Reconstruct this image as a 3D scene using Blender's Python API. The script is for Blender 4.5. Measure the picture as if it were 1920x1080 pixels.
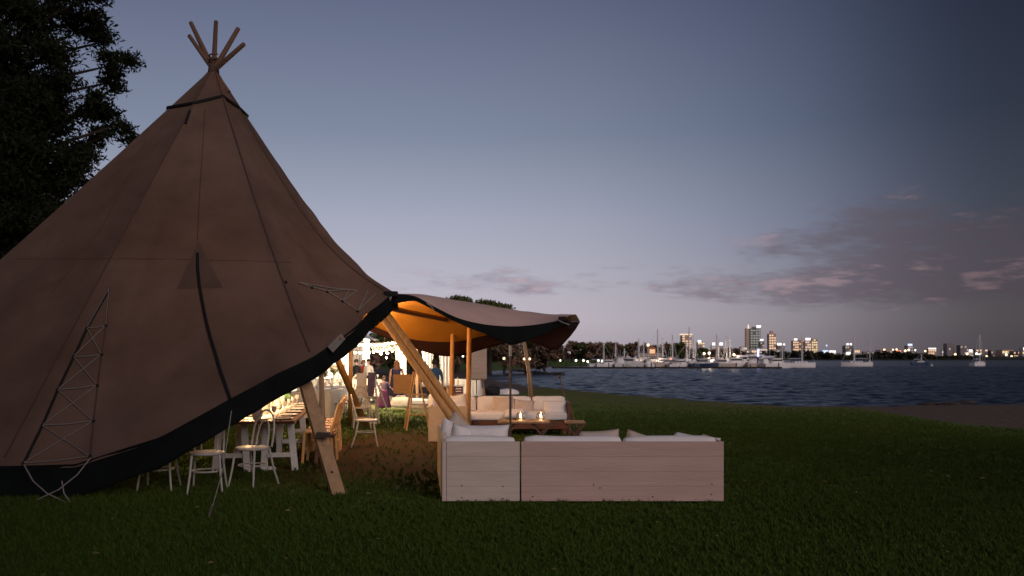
import bpy, bmesh, math, random
import numpy as np
from mathutils import Vector, Matrix, noise as mnoise
from mathutils.bvhtree import BVHTree

random.seed(7)
RNG = np.random.default_rng(7)
SC = bpy.context.scene
COL = SC.collection
for o in list(bpy.data.objects):
    bpy.data.objects.remove(o)
R = math.radians
FPX, HU, HV, CAMH = 1600.0, 960.0, 670.0, 1.55      # focal length (px of a 1920 frame), horizon, eye height
WATER = -0.8

# ------------------------------------------------------------------ camera
cam_d = bpy.data.cameras.new('camera')
cam = bpy.data.objects.new('camera', cam_d)
COL.objects.link(cam)
cam.location = (0, 0, CAMH)
cam.rotation_euler = (R(90), 0, 0)
cam_d.sensor_width = 36.0
cam_d.lens = 36.0 * FPX / 1920.0
cam_d.shift_y = (HV - 540.0) / 1920.0
cam_d.clip_start = 0.1
cam_d.clip_end = 20000
cam_d.dof.use_dof = True
cam_d.dof.focus_distance = 10.5
cam_d.dof.aperture_fstop = 2.4
SC.camera = cam

# ------------------------------------------------------------------ sky (dusk)
def lin(c):
    out = []
    for v in c:
        v = v / 255.0
        out.append(v / 12.92 if v <= 0.04045 else ((v + 0.055) / 1.055) ** 2.4)
    return tuple(out)

world = bpy.data.worlds.new('World')
SC.world = world
world.use_nodes = True
wn, wl = world.node_tree.nodes, world.node_tree.links
wn.clear()

def W(kind, **kw):
    n = wn.new(kind)
    for k, v in kw.items():
        setattr(n, k, v)
    return n

def wmath(op, a, b=None, c=None, clamp=False):
    n = W('ShaderNodeMath', operation=op, use_clamp=clamp)
    for i, v in enumerate((a, b, c)):
        if v is None:
            continue
        if isinstance(v, (int, float)):
            n.inputs[i].default_value = v
        else:
            wl.new(v, n.inputs[i])
    return n.outputs[0]

def wramp(fac, stops, interp='EASE'):
    n = W('ShaderNodeValToRGB')
    n.color_ramp.interpolation = interp
    el = n.color_ramp.elements
    while len(el) < len(stops):
        el.new(0.5)
    for e, (p, c) in zip(el, stops):
        e.position = p
        e.color = (c[0], c[1], c[2], 1) if isinstance(c, tuple) else (c, c, c, 1)
    wl.new(fac, n.inputs[0])
    return n.outputs[0]

def wstep(v, a, b):
    n = W('ShaderNodeMapRange', interpolation_type='SMOOTHSTEP')
    n.inputs[1].default_value = a
    n.inputs[2].default_value = b
    wl.new(v, n.inputs[0])
    return n.outputs[0]

def wmix(f, a, b, mode='MIX'):
    n = W('ShaderNodeMix', data_type='RGBA', blend_type=mode)
    for s, v in ((n.inputs[0], f), (n.inputs[6], a), (n.inputs[7], b)):
        if isinstance(v, tuple):
            s.default_value = (*v, 1)
        elif isinstance(v, (int, float)):
            s.default_value = v
        else:
            wl.new(v, s)
    return n.outputs[2]

tc = W('ShaderNodeTexCoord')
sep = W('ShaderNodeSeparateXYZ')
wl.new(tc.outputs['Generated'], sep.inputs[0])
dx, dy, dz = sep.outputs
azim = wmath('ARCTAN2', dx, dy)                                  # 0 straight ahead, + to the right
azf = wmath('MULTIPLY_ADD', azim, 1 / (2 * math.pi), 0.5)        # 0..1 round the horizon
elev = wmath('MAXIMUM', dz, 0.0)
elf = wmath('DIVIDE', elev, 0.6, clamp=True)
grad = wramp(elf, [(0.0, lin((178, 168, 178))), (0.07, lin((194, 186, 196))), (0.16, lin((184, 182, 197))),
                   (0.27, lin((163, 168, 187))), (0.42, lin((127, 137, 160))), (0.65, lin((97, 105, 132))),
                   (1.0, lin((68, 76, 100)))], 'LINEAR')
def azp(d):
    return d / 360.0 + 0.5
fall = wramp(azf, [(0.0, .42), (azp(-90), .50), (azp(-45), .80), (azp(-22), .98), (azp(-6), 1.0), (azp(5), .89), (azp(13), .68),
                   (azp(19), .49), (azp(24), .27), (azp(29), .145), (azp(36), .12), (azp(80), .14), (1.0, .42)], 'B_SPLINE')
sky = wmix(1.0, grad, fall, 'MULTIPLY')
# cool the darker quarter a little
cool = wmath('MULTIPLY', wstep(azim, R(2), R(30)), wstep(dz, 0.04, 0.14))
sky = wmix(cool, sky, wmix(1.0, sky, (0.88, 0.96, 1.12), 'MULTIPLY'))
# evening cloud banks low in the sky
def cloud_noise(off, sc_, det, seed):
    comb = W('ShaderNodeCombineXYZ')
    wl.new(wmath('MULTIPLY', azim, 1.0), comb.inputs[0])
    wl.new(wmath('MULTIPLY_ADD', dz, 4.2, off), comb.inputs[1])
    comb.inputs[2].default_value = seed
    n = W('ShaderNodeTexNoise', noise_dimensions='3D')
    n.inputs['Scale'].default_value = sc_
    n.inputs['Detail'].default_value = det
    n.inputs['Roughness'].default_value = 0.55
    wl.new(comb.outputs[0], n.inputs['Vector'])
    return n.outputs['Fac']
top = wmath('MULTIPLY_ADD', wstep(azim, R(9), R(24)), 0.052, 0.108)       # the bank stands higher on the right
inside = wmath('SUBTRACT', 1.0, wstep(wmath('SUBTRACT', dz, top), -0.045, 0.035))
low = wstep(dz, 0.040, 0.075)
side = wmath('MULTIPLY_ADD', wstep(azim, R(8), R(26)), 0.50, 0.50)
band = wmath('MULTIPLY', wmath('MULTIPLY', inside, low), side)
def density(off):
    n = wmath('ADD', wmath('MULTIPLY', cloud_noise(off, 6.0, 7, 2.9), 0.56), wmath('MULTIPLY', cloud_noise(off, 17.0, 6, 5.1), 0.28))
    return wmath('ADD', n, wmath('MULTIPLY', cloud_noise(off, 46.0, 5, 7.7), 0.16))
d0, d1 = density(0.0), density(0.085)
thr = wmath('MULTIPLY_ADD', band, -0.25, 0.595)
cov = wmath('MULTIPLY', wstep(wmath('SUBTRACT', d0, thr), -0.02, 0.14), wstep(band, 0.02, 0.25))
rim = wstep(wmath('SUBTRACT', d0, d1), 0.03, 0.15)
ccol = wmix(rim, lin((140, 127, 143)), lin((212, 178, 186)))
ccol = wmix(1.0, ccol, wmath('MULTIPLY_ADD', fall, 0.62, 0.20), 'MULTIPLY')
sky = wmix(wmath('MULTIPLY', cov, 0.72), sky, ccol)
# the physical twilight sky adds its own faint colour
nish = W('ShaderNodeTexSky', sky_type='NISHITA')
nish.sun_disc = False
nish.sun_elevation = R(1.0)
nish.sun_rotation = R(180)
sky = wmix(1.0, sky, wmix(1.0, nish.outputs[0], (0.003, 0.003, 0.003), 'MULTIPLY'), 'ADD')
bg = W('ShaderNodeBackground')
wl.new(sky, bg.inputs[0])
bg.inputs[1].default_value = 1.0
wout = W('ShaderNodeOutputWorld')
wl.new(bg.outputs[0], wout.inputs[0])

# ------------------------------------------------------------------ afterglow (the sun has just gone, behind the camera)
sun_d = bpy.data.lights.new('sun', 'SUN')
sun_d.energy = 1.15
sun_d.angle = R(32)
sun_d.color = (1.0, 0.84, 0.80)
sun = bpy.data.objects.new('sun', sun_d)
COL.objects.link(sun)
sun.rotation_euler = (R(66), 0, R(34))      # shines towards +Y, from behind the camera, a little from the right

SC.view_settings.view_transform = 'Standard'
SC.view_settings.look = 'None'
SC.view_settings.exposure = 0.0
SC.view_settings.gamma = 1.0
SC.view_settings.use_curve_mapping = False
SC.cycles.use_denoising = True
SC.cycles.max_bounces = 6
SC.cycles.sample_clamp_indirect = 4.0

# ================================================================== helpers
def P(u, v, Y):
    return Vector(((u - HU) / FPX * Y, Y, CAMH - (v - HV) / FPX * Y))
def G(u, v, z=0.0):
    return P(u, v, (CAMH - z) * FPX / (v - HV))

MATS = {}
def pmat(name, base, rough=0.7, var=0.18, scale=6.0, bump=0.0, stretch=(1, 1, 1), metal=0.0, spec=0.35,
         fine=0.0, emit=None, estr=0.0, transl=0.0, transl_col=None, coord='Object', sampling=True, base2=None, rand=0.0):
    m = bpy.data.materials.new(name)
    m.use_nodes = True
    nt = m.node_tree
    b = nt.nodes['Principled BSDF']
    b.inputs['Roughness'].default_value = rough
    b.inputs['Metallic'].default_value = metal
    b.inputs['Specular IOR Level'].default_value = spec
    tcn = nt.nodes.new('ShaderNodeTexCoord')
    mp = nt.nodes.new('ShaderNodeMapping')
    mp.inputs['Scale'].default_value = stretch
    nt.links.new(tcn.outputs[coord], mp.inputs[0])
    nz = nt.nodes.new('ShaderNodeTexNoise')
    nz.inputs['Scale'].default_value = scale
    nz.inputs['Detail'].default_value = 6
    nz.inputs['Roughness'].default_value = 0.62
    nt.links.new(mp.outputs[0], nz.inputs['Vector'])
    mx = nt.nodes.new('ShaderNodeMix')
    mx.data_type = 'RGBA'
    c2 = base2 if base2 else tuple(min(1, c * (1 + var)) for c in base)
    mx.inputs[6].default_value = (*[c * (1 - var) for c in base], 1)
    mx.inputs[7].default_value = (*c2, 1)
    mr = nt.nodes.new('ShaderNodeMapRange')
    mr.inputs[1].default_value = 0.3
    mr.inputs[2].default_value = 0.7
    nt.links.new(nz.outputs['Fac'], mr.inputs[0])
    nt.links.new(mr.outputs[0], mx.inputs[0])
    col_out = mx.outputs[2]
    if rand:
        oi = nt.nodes.new('ShaderNodeObjectInfo')
        rr_ = nt.nodes.new('ShaderNodeMapRange'); rr_.inputs[3].default_value = 1 - rand; rr_.inputs[4].default_value = 1 + rand
        nt.links.new(oi.outputs['Random'], rr_.inputs[0])
        # knots and scuffs
        vo = nt.nodes.new('ShaderNodeTexVoronoi'); vo.inputs['Scale'].default_value = 2.6
        nt.links.new(tcn.outputs[coord], vo.inputs['Vector'])
        kn = nt.nodes.new('ShaderNodeMapRange'); kn.inputs[1].default_value = 0.02; kn.inputs[2].default_value = 0.07; kn.inputs[3].default_value = 0.62; kn.inputs[4].default_value = 1.0
        nt.links.new(vo.outputs['Distance'], kn.inputs[0])
        mu = nt.nodes.new('ShaderNodeMath'); mu.operation = 'MULTIPLY'
        nt.links.new(rr_.outputs[0], mu.inputs[0]); nt.links.new(kn.outputs[0], mu.inputs[1])
        vm = nt.nodes.new('ShaderNodeVectorMath'); vm.operation = 'SCALE'
        nt.links.new(col_out, vm.inputs[0]); nt.links.new(mu.outputs[0], vm.inputs['Scale'])
        col_out = vm.outputs[0]
    nt.links.new(col_out, b.inputs['Base Color'])
    if bump:
        n2 = nt.nodes.new('ShaderNodeTexNoise')
        n2.inputs['Scale'].default_value = fine or scale * 4
        n2.inputs['Detail'].default_value = 4
        nt.links.new(mp.outputs[0], n2.inputs['Vector'])
        bp = nt.nodes.new('ShaderNodeBump')
        bp.inputs['Strength'].default_value = bump
        bp.inputs['Distance'].default_value = 0.02
        nt.links.new(n2.outputs['Fac'], bp.inputs['Height'])
        nt.links.new(bp.outputs[0], b.inputs['Normal'])
    if emit:
        b.inputs['Emission Color'].default_value = (*emit, 1)
        b.inputs['Emission Strength'].default_value = estr
    if transl:
        t = nt.nodes.new('ShaderNodeBsdfTranslucent')
        t.inputs[0].default_value = (*(transl_col or base), 1)
        ms = nt.nodes.new('ShaderNodeMixShader')
        ms.inputs[0].default_value = transl
        out = nt.nodes['Material Output']
        nt.links.new(b.outputs[0], ms.inputs[1])
        nt.links.new(t.outputs[0], ms.inputs[2])
        nt.links.new(ms.outputs[0], out.inputs[0])
    if not sampling:
        m.cycles.emission_sampling = 'NONE'
    MATS[name] = m
    return m

def glow(name, col, s, sampling=False):
    return pmat(name, (0.6, 0.6, 0.6), 0.5, 0.02, emit=col, estr=s, sampling=sampling)

M = {}
M['canvas'] = pmat('canvas', (0.142, 0.090, 0.071), 0.9, 0.34, 0.7, 0.3, fine=260, spec=0.1, transl=0.034, transl_col=(0.30, 0.16, 0.09))
M['canvas_dark'] = pmat('canvas_dark', (0.105, 0.063, 0.049), 0.9, 0.08, 2.0, 0.2, fine=260, spec=0.1)
M['awning'] = pmat('awning', (0.70, 0.48, 0.42), 0.9, 0.12, 1.3, 0.25, fine=240, spec=0.1, transl=0.06)  # same cloth as the canvas, its brighter light put into the colour
M['skirt'] = pmat('skirt', (0.0075, 0.0095, 0.0095), 0.85, 0.3, 2.0, 0.4, fine=30, spec=0.08)
M['black_strap'] = pmat('black_strap', (0.008, 0.007, 0.007), 0.7, 0.2, 10)
M['rope'] = pmat('rope', (0.26, 0.235, 0.215), 0.85, 0.2, 30)
M['pine'] = pmat('pine', (0.60, 0.31, 0.11), 0.5, 0.22, 3.0, 0.15, stretch=(6, 6, 0.7))
M['pine_pale'] = pmat('pine_pale', (0.42, 0.26, 0.145), 0.6, 0.2, 3.0, 0.15, stretch=(5, 5, 0.8))
M['old_wood'] = pmat('old_wood', (0.16, 0.085, 0.055), 0.75, 0.25, 5.0, 0.3, stretch=(5, 5, 0.7))
M['dark_wood'] = pmat('dark_wood', (0.14, 0.055, 0.03), 0.5, 0.25, 5.0, 0.2, stretch=(1, 5, 5))
M['whitewash'] = pmat('whitewash', (0.62, 0.505, 0.45), 0.75, 0.10, 3.5, 0.3, stretch=(0.35, 1, 4.5), fine=20, rand=0.02)
M['whitewash_pink'] = pmat('whitewash_pink', (0.565, 0.39, 0.34), 0.75, 0.10, 3.2, 0.3, stretch=(0.3, 1, 4.0), fine=20, rand=0.02)
M['ply'] = pmat('ply', (0.50, 0.36, 0.23), 0.65, 0.14, 2.5, 0.1, stretch=(1, 1, 4))
M['linen'] = pmat('linen', (0.80, 0.76, 0.76), 0.9, 0.05, 4.0, 0.35, fine=14, spec=0.1)
M['beige_linen'] = pmat('beige_linen', (0.56, 0.46, 0.40), 0.9, 0.08, 6.0, 0.3, fine=60, spec=0.1)
M['chair_paint'] = pmat('chair_paint', (0.46, 0.43, 0.40), 0.5, 0.15, 9.0)
M['white_paint'] = pmat('white_paint', (0.72, 0.70, 0.68), 0.45, 0.08, 8.0)
M['cloth'] = pmat('cloth', (0.82, 0.80, 0.77), 0.85, 0.05, 3.0, 0.3, fine=9)
M['screw'] = pmat('screw', (0.06, 0.045, 0.04), 0.5, 0.2, 20)
M['metal_dark'] = pmat('metal_dark', (0.10, 0.075, 0.06), 0.5, 0.3, 9, metal=0.4)
M['steel'] = pmat('steel', (0.5, 0.5, 0.5), 0.3, 0.1, 9, metal=0.9)
M['board'] = pmat('board', (0.34, 0.20, 0.10), 0.7, 0.15, 4.0, stretch=(1, 1, 4))
M['plywood'] = pmat('plywood', (0.62, 0.46, 0.37), 0.7, 0.15, 2.2, 0.1, stretch=(1, 1, 5))
M['paper'] = pmat('paper', (0.70, 0.58, 0.48), 0.8, 0.05, 10)
M['print'] = pmat('print', (0.20, 0.14, 0.22), 0.6, 0.4, 18)
M['crate'] = pmat('crate', (0.16, 0.045, 0.035), 0.7, 0.25, 8)
M['bark'] = pmat('bark', (0.045, 0.032, 0.025), 0.9, 0.3, 6.0, 0.5, stretch=(3, 3, 0.6))
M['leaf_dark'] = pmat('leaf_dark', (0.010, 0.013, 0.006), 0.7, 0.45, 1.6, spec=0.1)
M['leaf_far'] = pmat('leaf_far', (0.115, 0.080, 0.046), 0.75, 0.4, 0.35, spec=0.1, base2=(0.36, 0.22, 0.15))  # lightened beyond leaf colour to stand in for haze and city glow
M['leaf_olive'] = pmat('leaf_olive', (0.085, 0.105, 0.030), 0.75, 0.35, 0.4, spec=0.1)
M['leaf_row'] = pmat('leaf_row', (0.055, 0.055, 0.036), 0.8, 0.35, 0.2, spec=0.1)
M['rock'] = pmat('rock', (0.050, 0.042, 0.040), 0.9, 0.35, 2.0, 0.4)
M['jetty'] = pmat('jetty', (0.035, 0.026, 0.022), 0.85, 0.3, 1.5, 0.2)
M['hull'] = pmat('hull', (0.82, 0.77, 0.76), 0.35, 0.08, 0.8)
M['hull_cream'] = pmat('hull_cream', (0.62, 0.50, 0.42), 0.4, 0.08, 0.8)
M['hull_blue'] = pmat('hull_blue', (0.03, 0.05, 0.11), 0.35, 0.15, 0.8)
M['cabin'] = pmat('cabin', (0.82, 0.79, 0.78), 0.4, 0.06, 1.0)
M['cover_blue'] = pmat('cover_blue', (0.03, 0.055, 0.12), 0.8, 0.2, 2.0)
M['mast'] = pmat('mast', (0.82, 0.79, 0.79), 0.4, 0.05, 2.0)
M['glass_dark'] = pmat('glass_dark', (0.02, 0.022, 0.03), 0.15, 0.2, 2.0)
M['skin'] = pmat('skin', (0.50, 0.30, 0.22), 0.6, 0.06, 12)
M['hair_dark'] = pmat('hair_dark', (0.035, 0.018, 0.012), 0.6, 0.3, 30, stretch=(3, 3, 0.5))
M['hair_brown'] = pmat('hair_brown', (0.16, 0.075, 0.035), 0.6, 0.3, 30, stretch=(3, 3, 0.5))
M['purple'] = pmat('purple', (0.16, 0.045, 0.12), 0.85, 0.25, 9)
M['lilac'] = pmat('lilac', (0.30, 0.22, 0.30), 0.85, 0.25, 14)
M['navy'] = pmat('navy', (0.035, 0.028, 0.075), 0.85, 0.2, 10)
M['blue_shirt'] = pmat('blue_shirt', (0.07, 0.14, 0.24), 0.85, 0.15, 10)
M['black_cloth'] = pmat('black_cloth', (0.012, 0.012, 0.016), 0.85, 0.2, 10)
M['red_cloth'] = pmat('red_cloth', (0.45, 0.06, 0.035), 0.85, 0.15, 10)
M['dried'] = pmat('dried', (0.30, 0.15, 0.06), 0.85, 0.4, 9)
M['white_flower'] = pmat('white_flower', (0.80, 0.72, 0.58), 0.8, 0.15, 12)
M['green_leaf'] = pmat('green_leaf', (0.10, 0.15, 0.03), 0.7, 0.35, 9)
M['ceramic'] = pmat('ceramic', (0.75, 0.72, 0.68), 0.3, 0.04, 10)
M['tile_roof'] = pmat('tile_roof', (0.50, 0.20, 0.08), 0.7, 0.2, 1.0)
M['render_wall'] = pmat('render_wall', (0.60, 0.50, 0.46), 0.8, 0.08, 0.5)
M['wax'] = pmat('wax', (0.85, 0.75, 0.6), 0.6, 0.03, 10, emit=(1.0, 0.62, 0.28), estr=1.2)
M['flame'] = glow('flame', (1.0, 0.66, 0.30), 40.0)
M['bulb'] = glow('bulb', (1.0, 0.70, 0.38), 14.0)
M['globe_lamp'] = glow('globe_lamp', (1.0, 0.88, 0.74), 4.0)
M['warm_lamp'] = glow('warm_lamp', (1.0, 0.68, 0.36), 3.5)
M['red_lamp'] = glow('red_lamp', (1.0, 0.22, 0.10), 4.0)
M['white_sign'] = glow('white_sign', (0.98, 0.92, 0.90), 1.7)
M['blue_sign'] = glow('blue_sign', (0.50, 0.66, 1.0), 1.5)
M['violet_neon'] = glow('violet_neon', (0.40, 0.38, 1.0), 2.6)

def new_mesh_obj(name, verts, faces, mat, parent=None, smooth=False, loc=None):
    me = bpy.data.meshes.new(name)
    me.from_pydata([tuple(v) for v in verts], [], faces)
    if smooth:
        me.shade_smooth()
    if mat:
        me.materials.append(mat)
    me.update()
    o = bpy.data.objects.new(name, me)
    COL.objects.link(o)
    if parent:
        o.parent = parent
    if loc is not None:
        o.location = loc
    return o

def tag(o, label=None, cat=None, group=None, kind=None):
    if label: o['label'] = label
    if cat: o['category'] = cat
    if group: o['group'] = group
    if kind: o['kind'] = kind
    return o

def thing(name, label, cat, loc=(0, 0, 0), rz=0.0, group=None):
    o = bpy.data.objects.new(name, None)
    o.empty_display_size = 0.2
    COL.objects.link(o)
    o.location = loc
    o.rotation_euler = (0, 0, rz)
    return tag(o, label, cat, group)

def copy_tree(o, parent=None):
    c = o.copy()
    COL.objects.link(c)
    c.parent = parent
    for ch in o.children:
        copy_tree(ch, c)
    return c

class MB:
    def __init__(self, origin=(0, 0, 0)):
        self.v, self.f = [], []
        self.o = Vector(origin)
    def add(self, verts, faces):
        n = len(self.v)
        self.v += [Vector(p) - self.o for p in verts]
        self.f += [tuple(i + n for i in fc) for fc in faces]
        return self
    def box(self, c, s, rz=0.0, mat=None, taper=1.0):
        hx, hy, hz = s[0] / 2, s[1] / 2, s[2] / 2
        pts = []
        for z, k in ((-hz, 1.0), (hz, taper)):
            for x, y in ((-hx, -hy), (hx, -hy), (hx, hy), (-hx, hy)):
                p = Vector((x * k, y * k, z))
                if mat is not None:
                    p = mat @ p
                elif rz:
                    p = Vector((p.x * math.cos(rz) - p.y * math.sin(rz), p.x * math.sin(rz) + p.y * math.cos(rz), p.z))
                pts.append(p + Vector(c))
        return self.add(pts, [(3, 2, 1, 0), (4, 5, 6, 7), (0, 1, 5, 4), (1, 2, 6, 5), (2, 3, 7, 6), (3, 0, 4, 7)])
    def bbox(self, c, s, b=0.01, rz=0.0):
        """box with chamfered edges"""
        bm = bmesh.new()
        bmesh.ops.create_cube(bm, size=1.0)
        for v in bm.verts:
            v.co = Vector((v.co.x * s[0], v.co.y * s[1], v.co.z * s[2]))
        bmesh.ops.bevel(bm, geom=bm.edges[:], offset=b, segments=2, affect='EDGES', profile=0.6)
        bm.verts.index_update()
        rot = Matrix.Rotation(rz, 3, 'Z')
        self.add([rot @ v.co + Vector(c) for v in bm.verts], [tuple(v.index for v in fc.verts) for fc in bm.faces])
        bm.free()
        return self
    def beam(self, a, b, w, h, up=(0, 0, 1)):
        a, b = Vector(a), Vector(b)
        d = (b - a).normalized()
        upv = Vector(up)
        if abs(d.dot(upv)) > 0.98:
            upv = Vector((0, 1, 0))
        s = d.cross(upv).normalized()
        t = s.cross(d).normalized()
        pts = []
        for p in (a, b):
            for x, y in ((-1, -1), (1, -1), (1, 1), (-1, 1)):
                pts.append(p + s * (x * w / 2) + t * (y * h / 2))
        return self.add(pts, [(3, 2, 1, 0), (4, 5, 6, 7), (0, 1, 5, 4), (1, 2, 6, 5), (2, 3, 7, 6), (3, 0, 4, 7)])
    def tube(self, pts, r, n=8, caps=True):
        pts = [Vector(p) for p in pts]
        rs = r if isinstance(r, (list, tuple)) else [r] * len(pts)
        base = len(self.v)
        t0 = (pts[1] - pts[0]).normalized()
        ref = Vector((0, 0, 1)) if abs(t0.z) < 0.9 else Vector((1, 0, 0))
        s = t0.cross(ref).normalized()
        verts, faces = [], []
        for i, p in enumerate(pts):
            if i == 0: t = pts[1] - pts[0]
            elif i == len(pts) - 1: t = pts[-1] - pts[-2]
            else: t = pts[i + 1] - pts[i - 1]
            t = t.normalized()
            s = (s - t * s.dot(t)).normalized()
            q = t.cross(s)
            for k in range(n):
                a = 2 * math.pi * k / n
                verts.append(p + s * (math.cos(a) * rs[i]) + q * (math.sin(a) * rs[i]))
        for i in range(len(pts) - 1):
            for k in range(n):
                k2 = (k + 1) % n
                faces.append((i * n + k, i * n + k2, (i + 1) * n + k2, (i + 1) * n + k))
        if caps:
            faces.append(tuple(range(n - 1, -1, -1)))
            faces.append(tuple((len(pts) - 1) * n + k for k in range(n)))
        return self.add(verts, faces)
    def lathe(self, prof, c=(0, 0, 0), n=16, sx=1.0, sy=1.0):
        verts, faces = [], []
        c = Vector(c)
        for r, z in prof:
            for k in range(n):
                a = 2 * math.pi * k / n
                verts.append(c + Vector((r * math.cos(a) * sx, r * math.sin(a) * sy, z)))
        for i in range(len(prof) - 1):
            for k in range(n):
                k2 = (k + 1) % n
                faces.append((i * n + k, i * n + k2, (i + 1) * n + k2, (i + 1) * n + k))
        faces.append(tuple(range(n - 1, -1, -1)))
        faces.append(tuple((len(prof) - 1) * n + k for k in range(n)))
        return self.add(verts, faces)
    def ball(self, c, r, n=10, m=7, sq=(1, 1, 1)):
        prof = []
        c = Vector(c)
        verts, faces = [], []
        for i in range(m + 1):
            th = math.pi * i / m
            for k in range(n):
                a = 2 * math.pi * k / n
                rr = max(math.sin(th), 1e-3)
                verts.append(c + Vector((r * rr * math.cos(a) * sq[0], r * rr * math.sin(a) * sq[1], -r * math.cos(th) * sq[2])))
        for i in range(m):
            for k in range(n):
                k2 = (k + 1) % n
                faces.append((i * n + k, i * n + k2, (i + 1) * n + k2, (i + 1) * n + k))
        return self.add(verts, faces)
    def grid(self, fn, nu, nv):
        verts, faces = [], []
        for i in range(nu + 1):
            for j in range(nv + 1):
                verts.append(Vector(fn(i / nu, j / nv)))
        w = nv + 1
        for i in range(nu):
            for j in range(nv):
                faces.append((i * w + j, (i + 1) * w + j, (i + 1) * w + j + 1, i * w + j + 1))
        return self.add(verts, faces)
    def build(self, name, mat, parent=None, smooth=False, loc=None, thick=0.0):
        o = new_mesh_obj(name, self.v, self.f, mat, parent, smooth, loc)
        if thick:
            md = o.modifiers.new('thick', 'SOLIDIFY')
            md.thickness = thick
        return o

ORD = ['first', 'second', 'third', 'fourth', 'fifth', 'sixth', 'seventh', 'eighth', 'ninth', 'tenth', 'eleventh', 'twelfth',
       'thirteenth', 'fourteenth', 'fifteenth', 'sixteenth', 'seventeenth', 'eighteenth', 'nineteenth', 'twentieth',
       'twenty-first', 'twenty-second', 'twenty-third', 'twenty-fourth', 'twenty-fifth', 'twenty-sixth', 'twenty-seventh',
       'twenty-eighth', 'twenty-ninth', 'thirtieth', 'thirty-first', 'thirty-second', 'thirty-third', 'thirty-fourth',
       'thirty-fifth', 'thirty-sixth', 'thirty-seventh', 'thirty-eighth', 'thirty-ninth', 'fortieth']

def point_light(name, loc, energy, col, r, parent=None):
    d = bpy.data.lights.new(name, 'POINT')
    d.energy = energy
    d.color = col
    d.shadow_soft_size = r
    o = bpy.data.objects.new(name, d)
    COL.objects.link(o)
    if parent:
        o.parent = parent
    o.location = loc
    return o

# ================================================================== ground and water
shore_px = [(3400, 750), (2600, 754), (2100, 756), (1920, 757), (1740, 759), (1628, 761), (1480, 761), (1320, 750), (1200, 741),
            (1100, 732), (1020, 725), (960, 717), (925, 709), (908, 702), (918, 697), (1000, 693), (1040, 688.5), (1130, 686.5),
            (1300, 685.5), (1440, 684.5), (1452, 681)]
shore = [G(u, v, WATER).to_2d() for u, v in shore_px]
far_end = [Vector((110, 520)), Vector((60, 640))]
land = shore + far_end + [Vector((-500, 700)), Vector((-500, -60)), Vector((140, -60))]
LX = np.array([p.x for p in land]); LY = np.array([p.y for p in land])

def inside_land(x, y):
    c = np.zeros(x.shape, bool)
    n = len(LX)
    j = n - 1
    for i in range(n):
        cond = ((LY[i] > y) != (LY[j] > y)) & (x < (LX[j] - LX[i]) * (y - LY[i]) / (LY[j] - LY[i] + 1e-12) + LX[i])
        c ^= cond
        j = i
    return c
def seg_dist(x, y, pts):
    d = np.full(x.shape, 1e9)
    for a, b in zip(pts[:-1], pts[1:]):
        ex, ey = b[0] - a[0], b[1] - a[1]
        t = np.clip(((x - a[0]) * ex + (y - a[1]) * ey) / (ex * ex + ey * ey), 0, 1)
        d = np.minimum(d, np.hypot(x - a[0] - t * ex, y - a[1] - t * ey))
    return d
SHL = [(p.x, p.y) for p in shore + far_end]
def terrain(x, y):
    x = np.asarray(x, float); y = np.asarray(y, float)
    d = seg_dist(x, y, SHL)
    ins = inside_land(x, y)
    t = np.clip(d / 30.0, 0, 1)
    up = WATER + (-WATER) * (1.25 * t - 0.25 * t ** 4) / 1.0
    wob = 0.02 * np.sin(x * 0.31 + 1.0) * np.cos(y * 0.27)
    return np.where(ins, up + wob * t, WATER - 0.10 * np.minimum(d, 8.0)), d, ins

def axis(lo, hi, step, a, b, growth=1.18):
    pts = list(np.arange(a, b + 1e-6, step))
    s, p = step, b
    while p < hi:
        s = min(s * growth, 16); p += s; pts.append(p)
    s, p = step, a
    while p > lo:
        s = min(s * growth, 16); p -= s; pts.insert(0, p)
    return np.array(pts)
gx = axis(-480, 160, 0.7, -12, 40)
gy = axis(-55, 560, 0.7, 4, 70)
XX, YY = np.meshgrid(gx, gy, indexing='ij')
ZZ, DD, INS = terrain(XX, YY)
lw = len(gy)
verts = np.stack([XX.ravel(), YY.ravel(), ZZ.ravel()], 1)
keep = (INS | (DD < 14)).ravel()
faces = []
for i in range(len(gx) - 1):
    for j in range(len(gy) - 1):
        a = i * lw + j
        q = (a, a + lw, a + lw + 1, a + 1)
        if any(keep[k] for k in q):
            faces.append(q)
lawn = new_mesh_obj('lawn', verts.tolist(), faces, None, smooth=True)
tag(lawn, kind='structure')
# where the ground is sand (a broad beach on the right, a thin strand ahead, a wide strand in the bay on the left)
uu = HU + FPX * XX / np.maximum(YY, 0.5)
wid = np.interp(uu.ravel(), [880, 905, 930, 975, 1020, 1100, 1480, 1600, 1680, 1800, 1920, 2600], [22, 22, 19, 8, 1.3, 1.0, 1.6, 3.5, 12, 19, 21, 22])
wid = np.where(YY.ravel() > 140, 3.0, wid)
sand = np.clip((wid - DD.ravel()) / np.maximum(wid * 0.35, 0.5) + 0.5, 0, 1)
sand = np.where(INS.ravel(), sand, 1.0)
at = lawn.data.attributes.new('sand', 'FLOAT', 'POINT')
at.data.foreach_set('value', sand.astype(np.float32))
dryv = np.clip(1 - (DD.ravel() - 2) / 18, 0, 1) * (YY.ravel() < 130)
at3 = lawn.data.attributes.new('dry', 'FLOAT', 'POINT')
at3.data.foreach_set('value', dryv.astype(np.float32))

worn_dim = np.exp(-(((XX + 2.0) / 2.1) ** 2 + ((YY - 14.3) / 4.2) ** 4)).ravel()
at2 = lawn.data.attributes.new('worn_dim', 'FLOAT', 'POINT')
at2.data.foreach_set('value', worn_dim.astype(np.float32))

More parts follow.
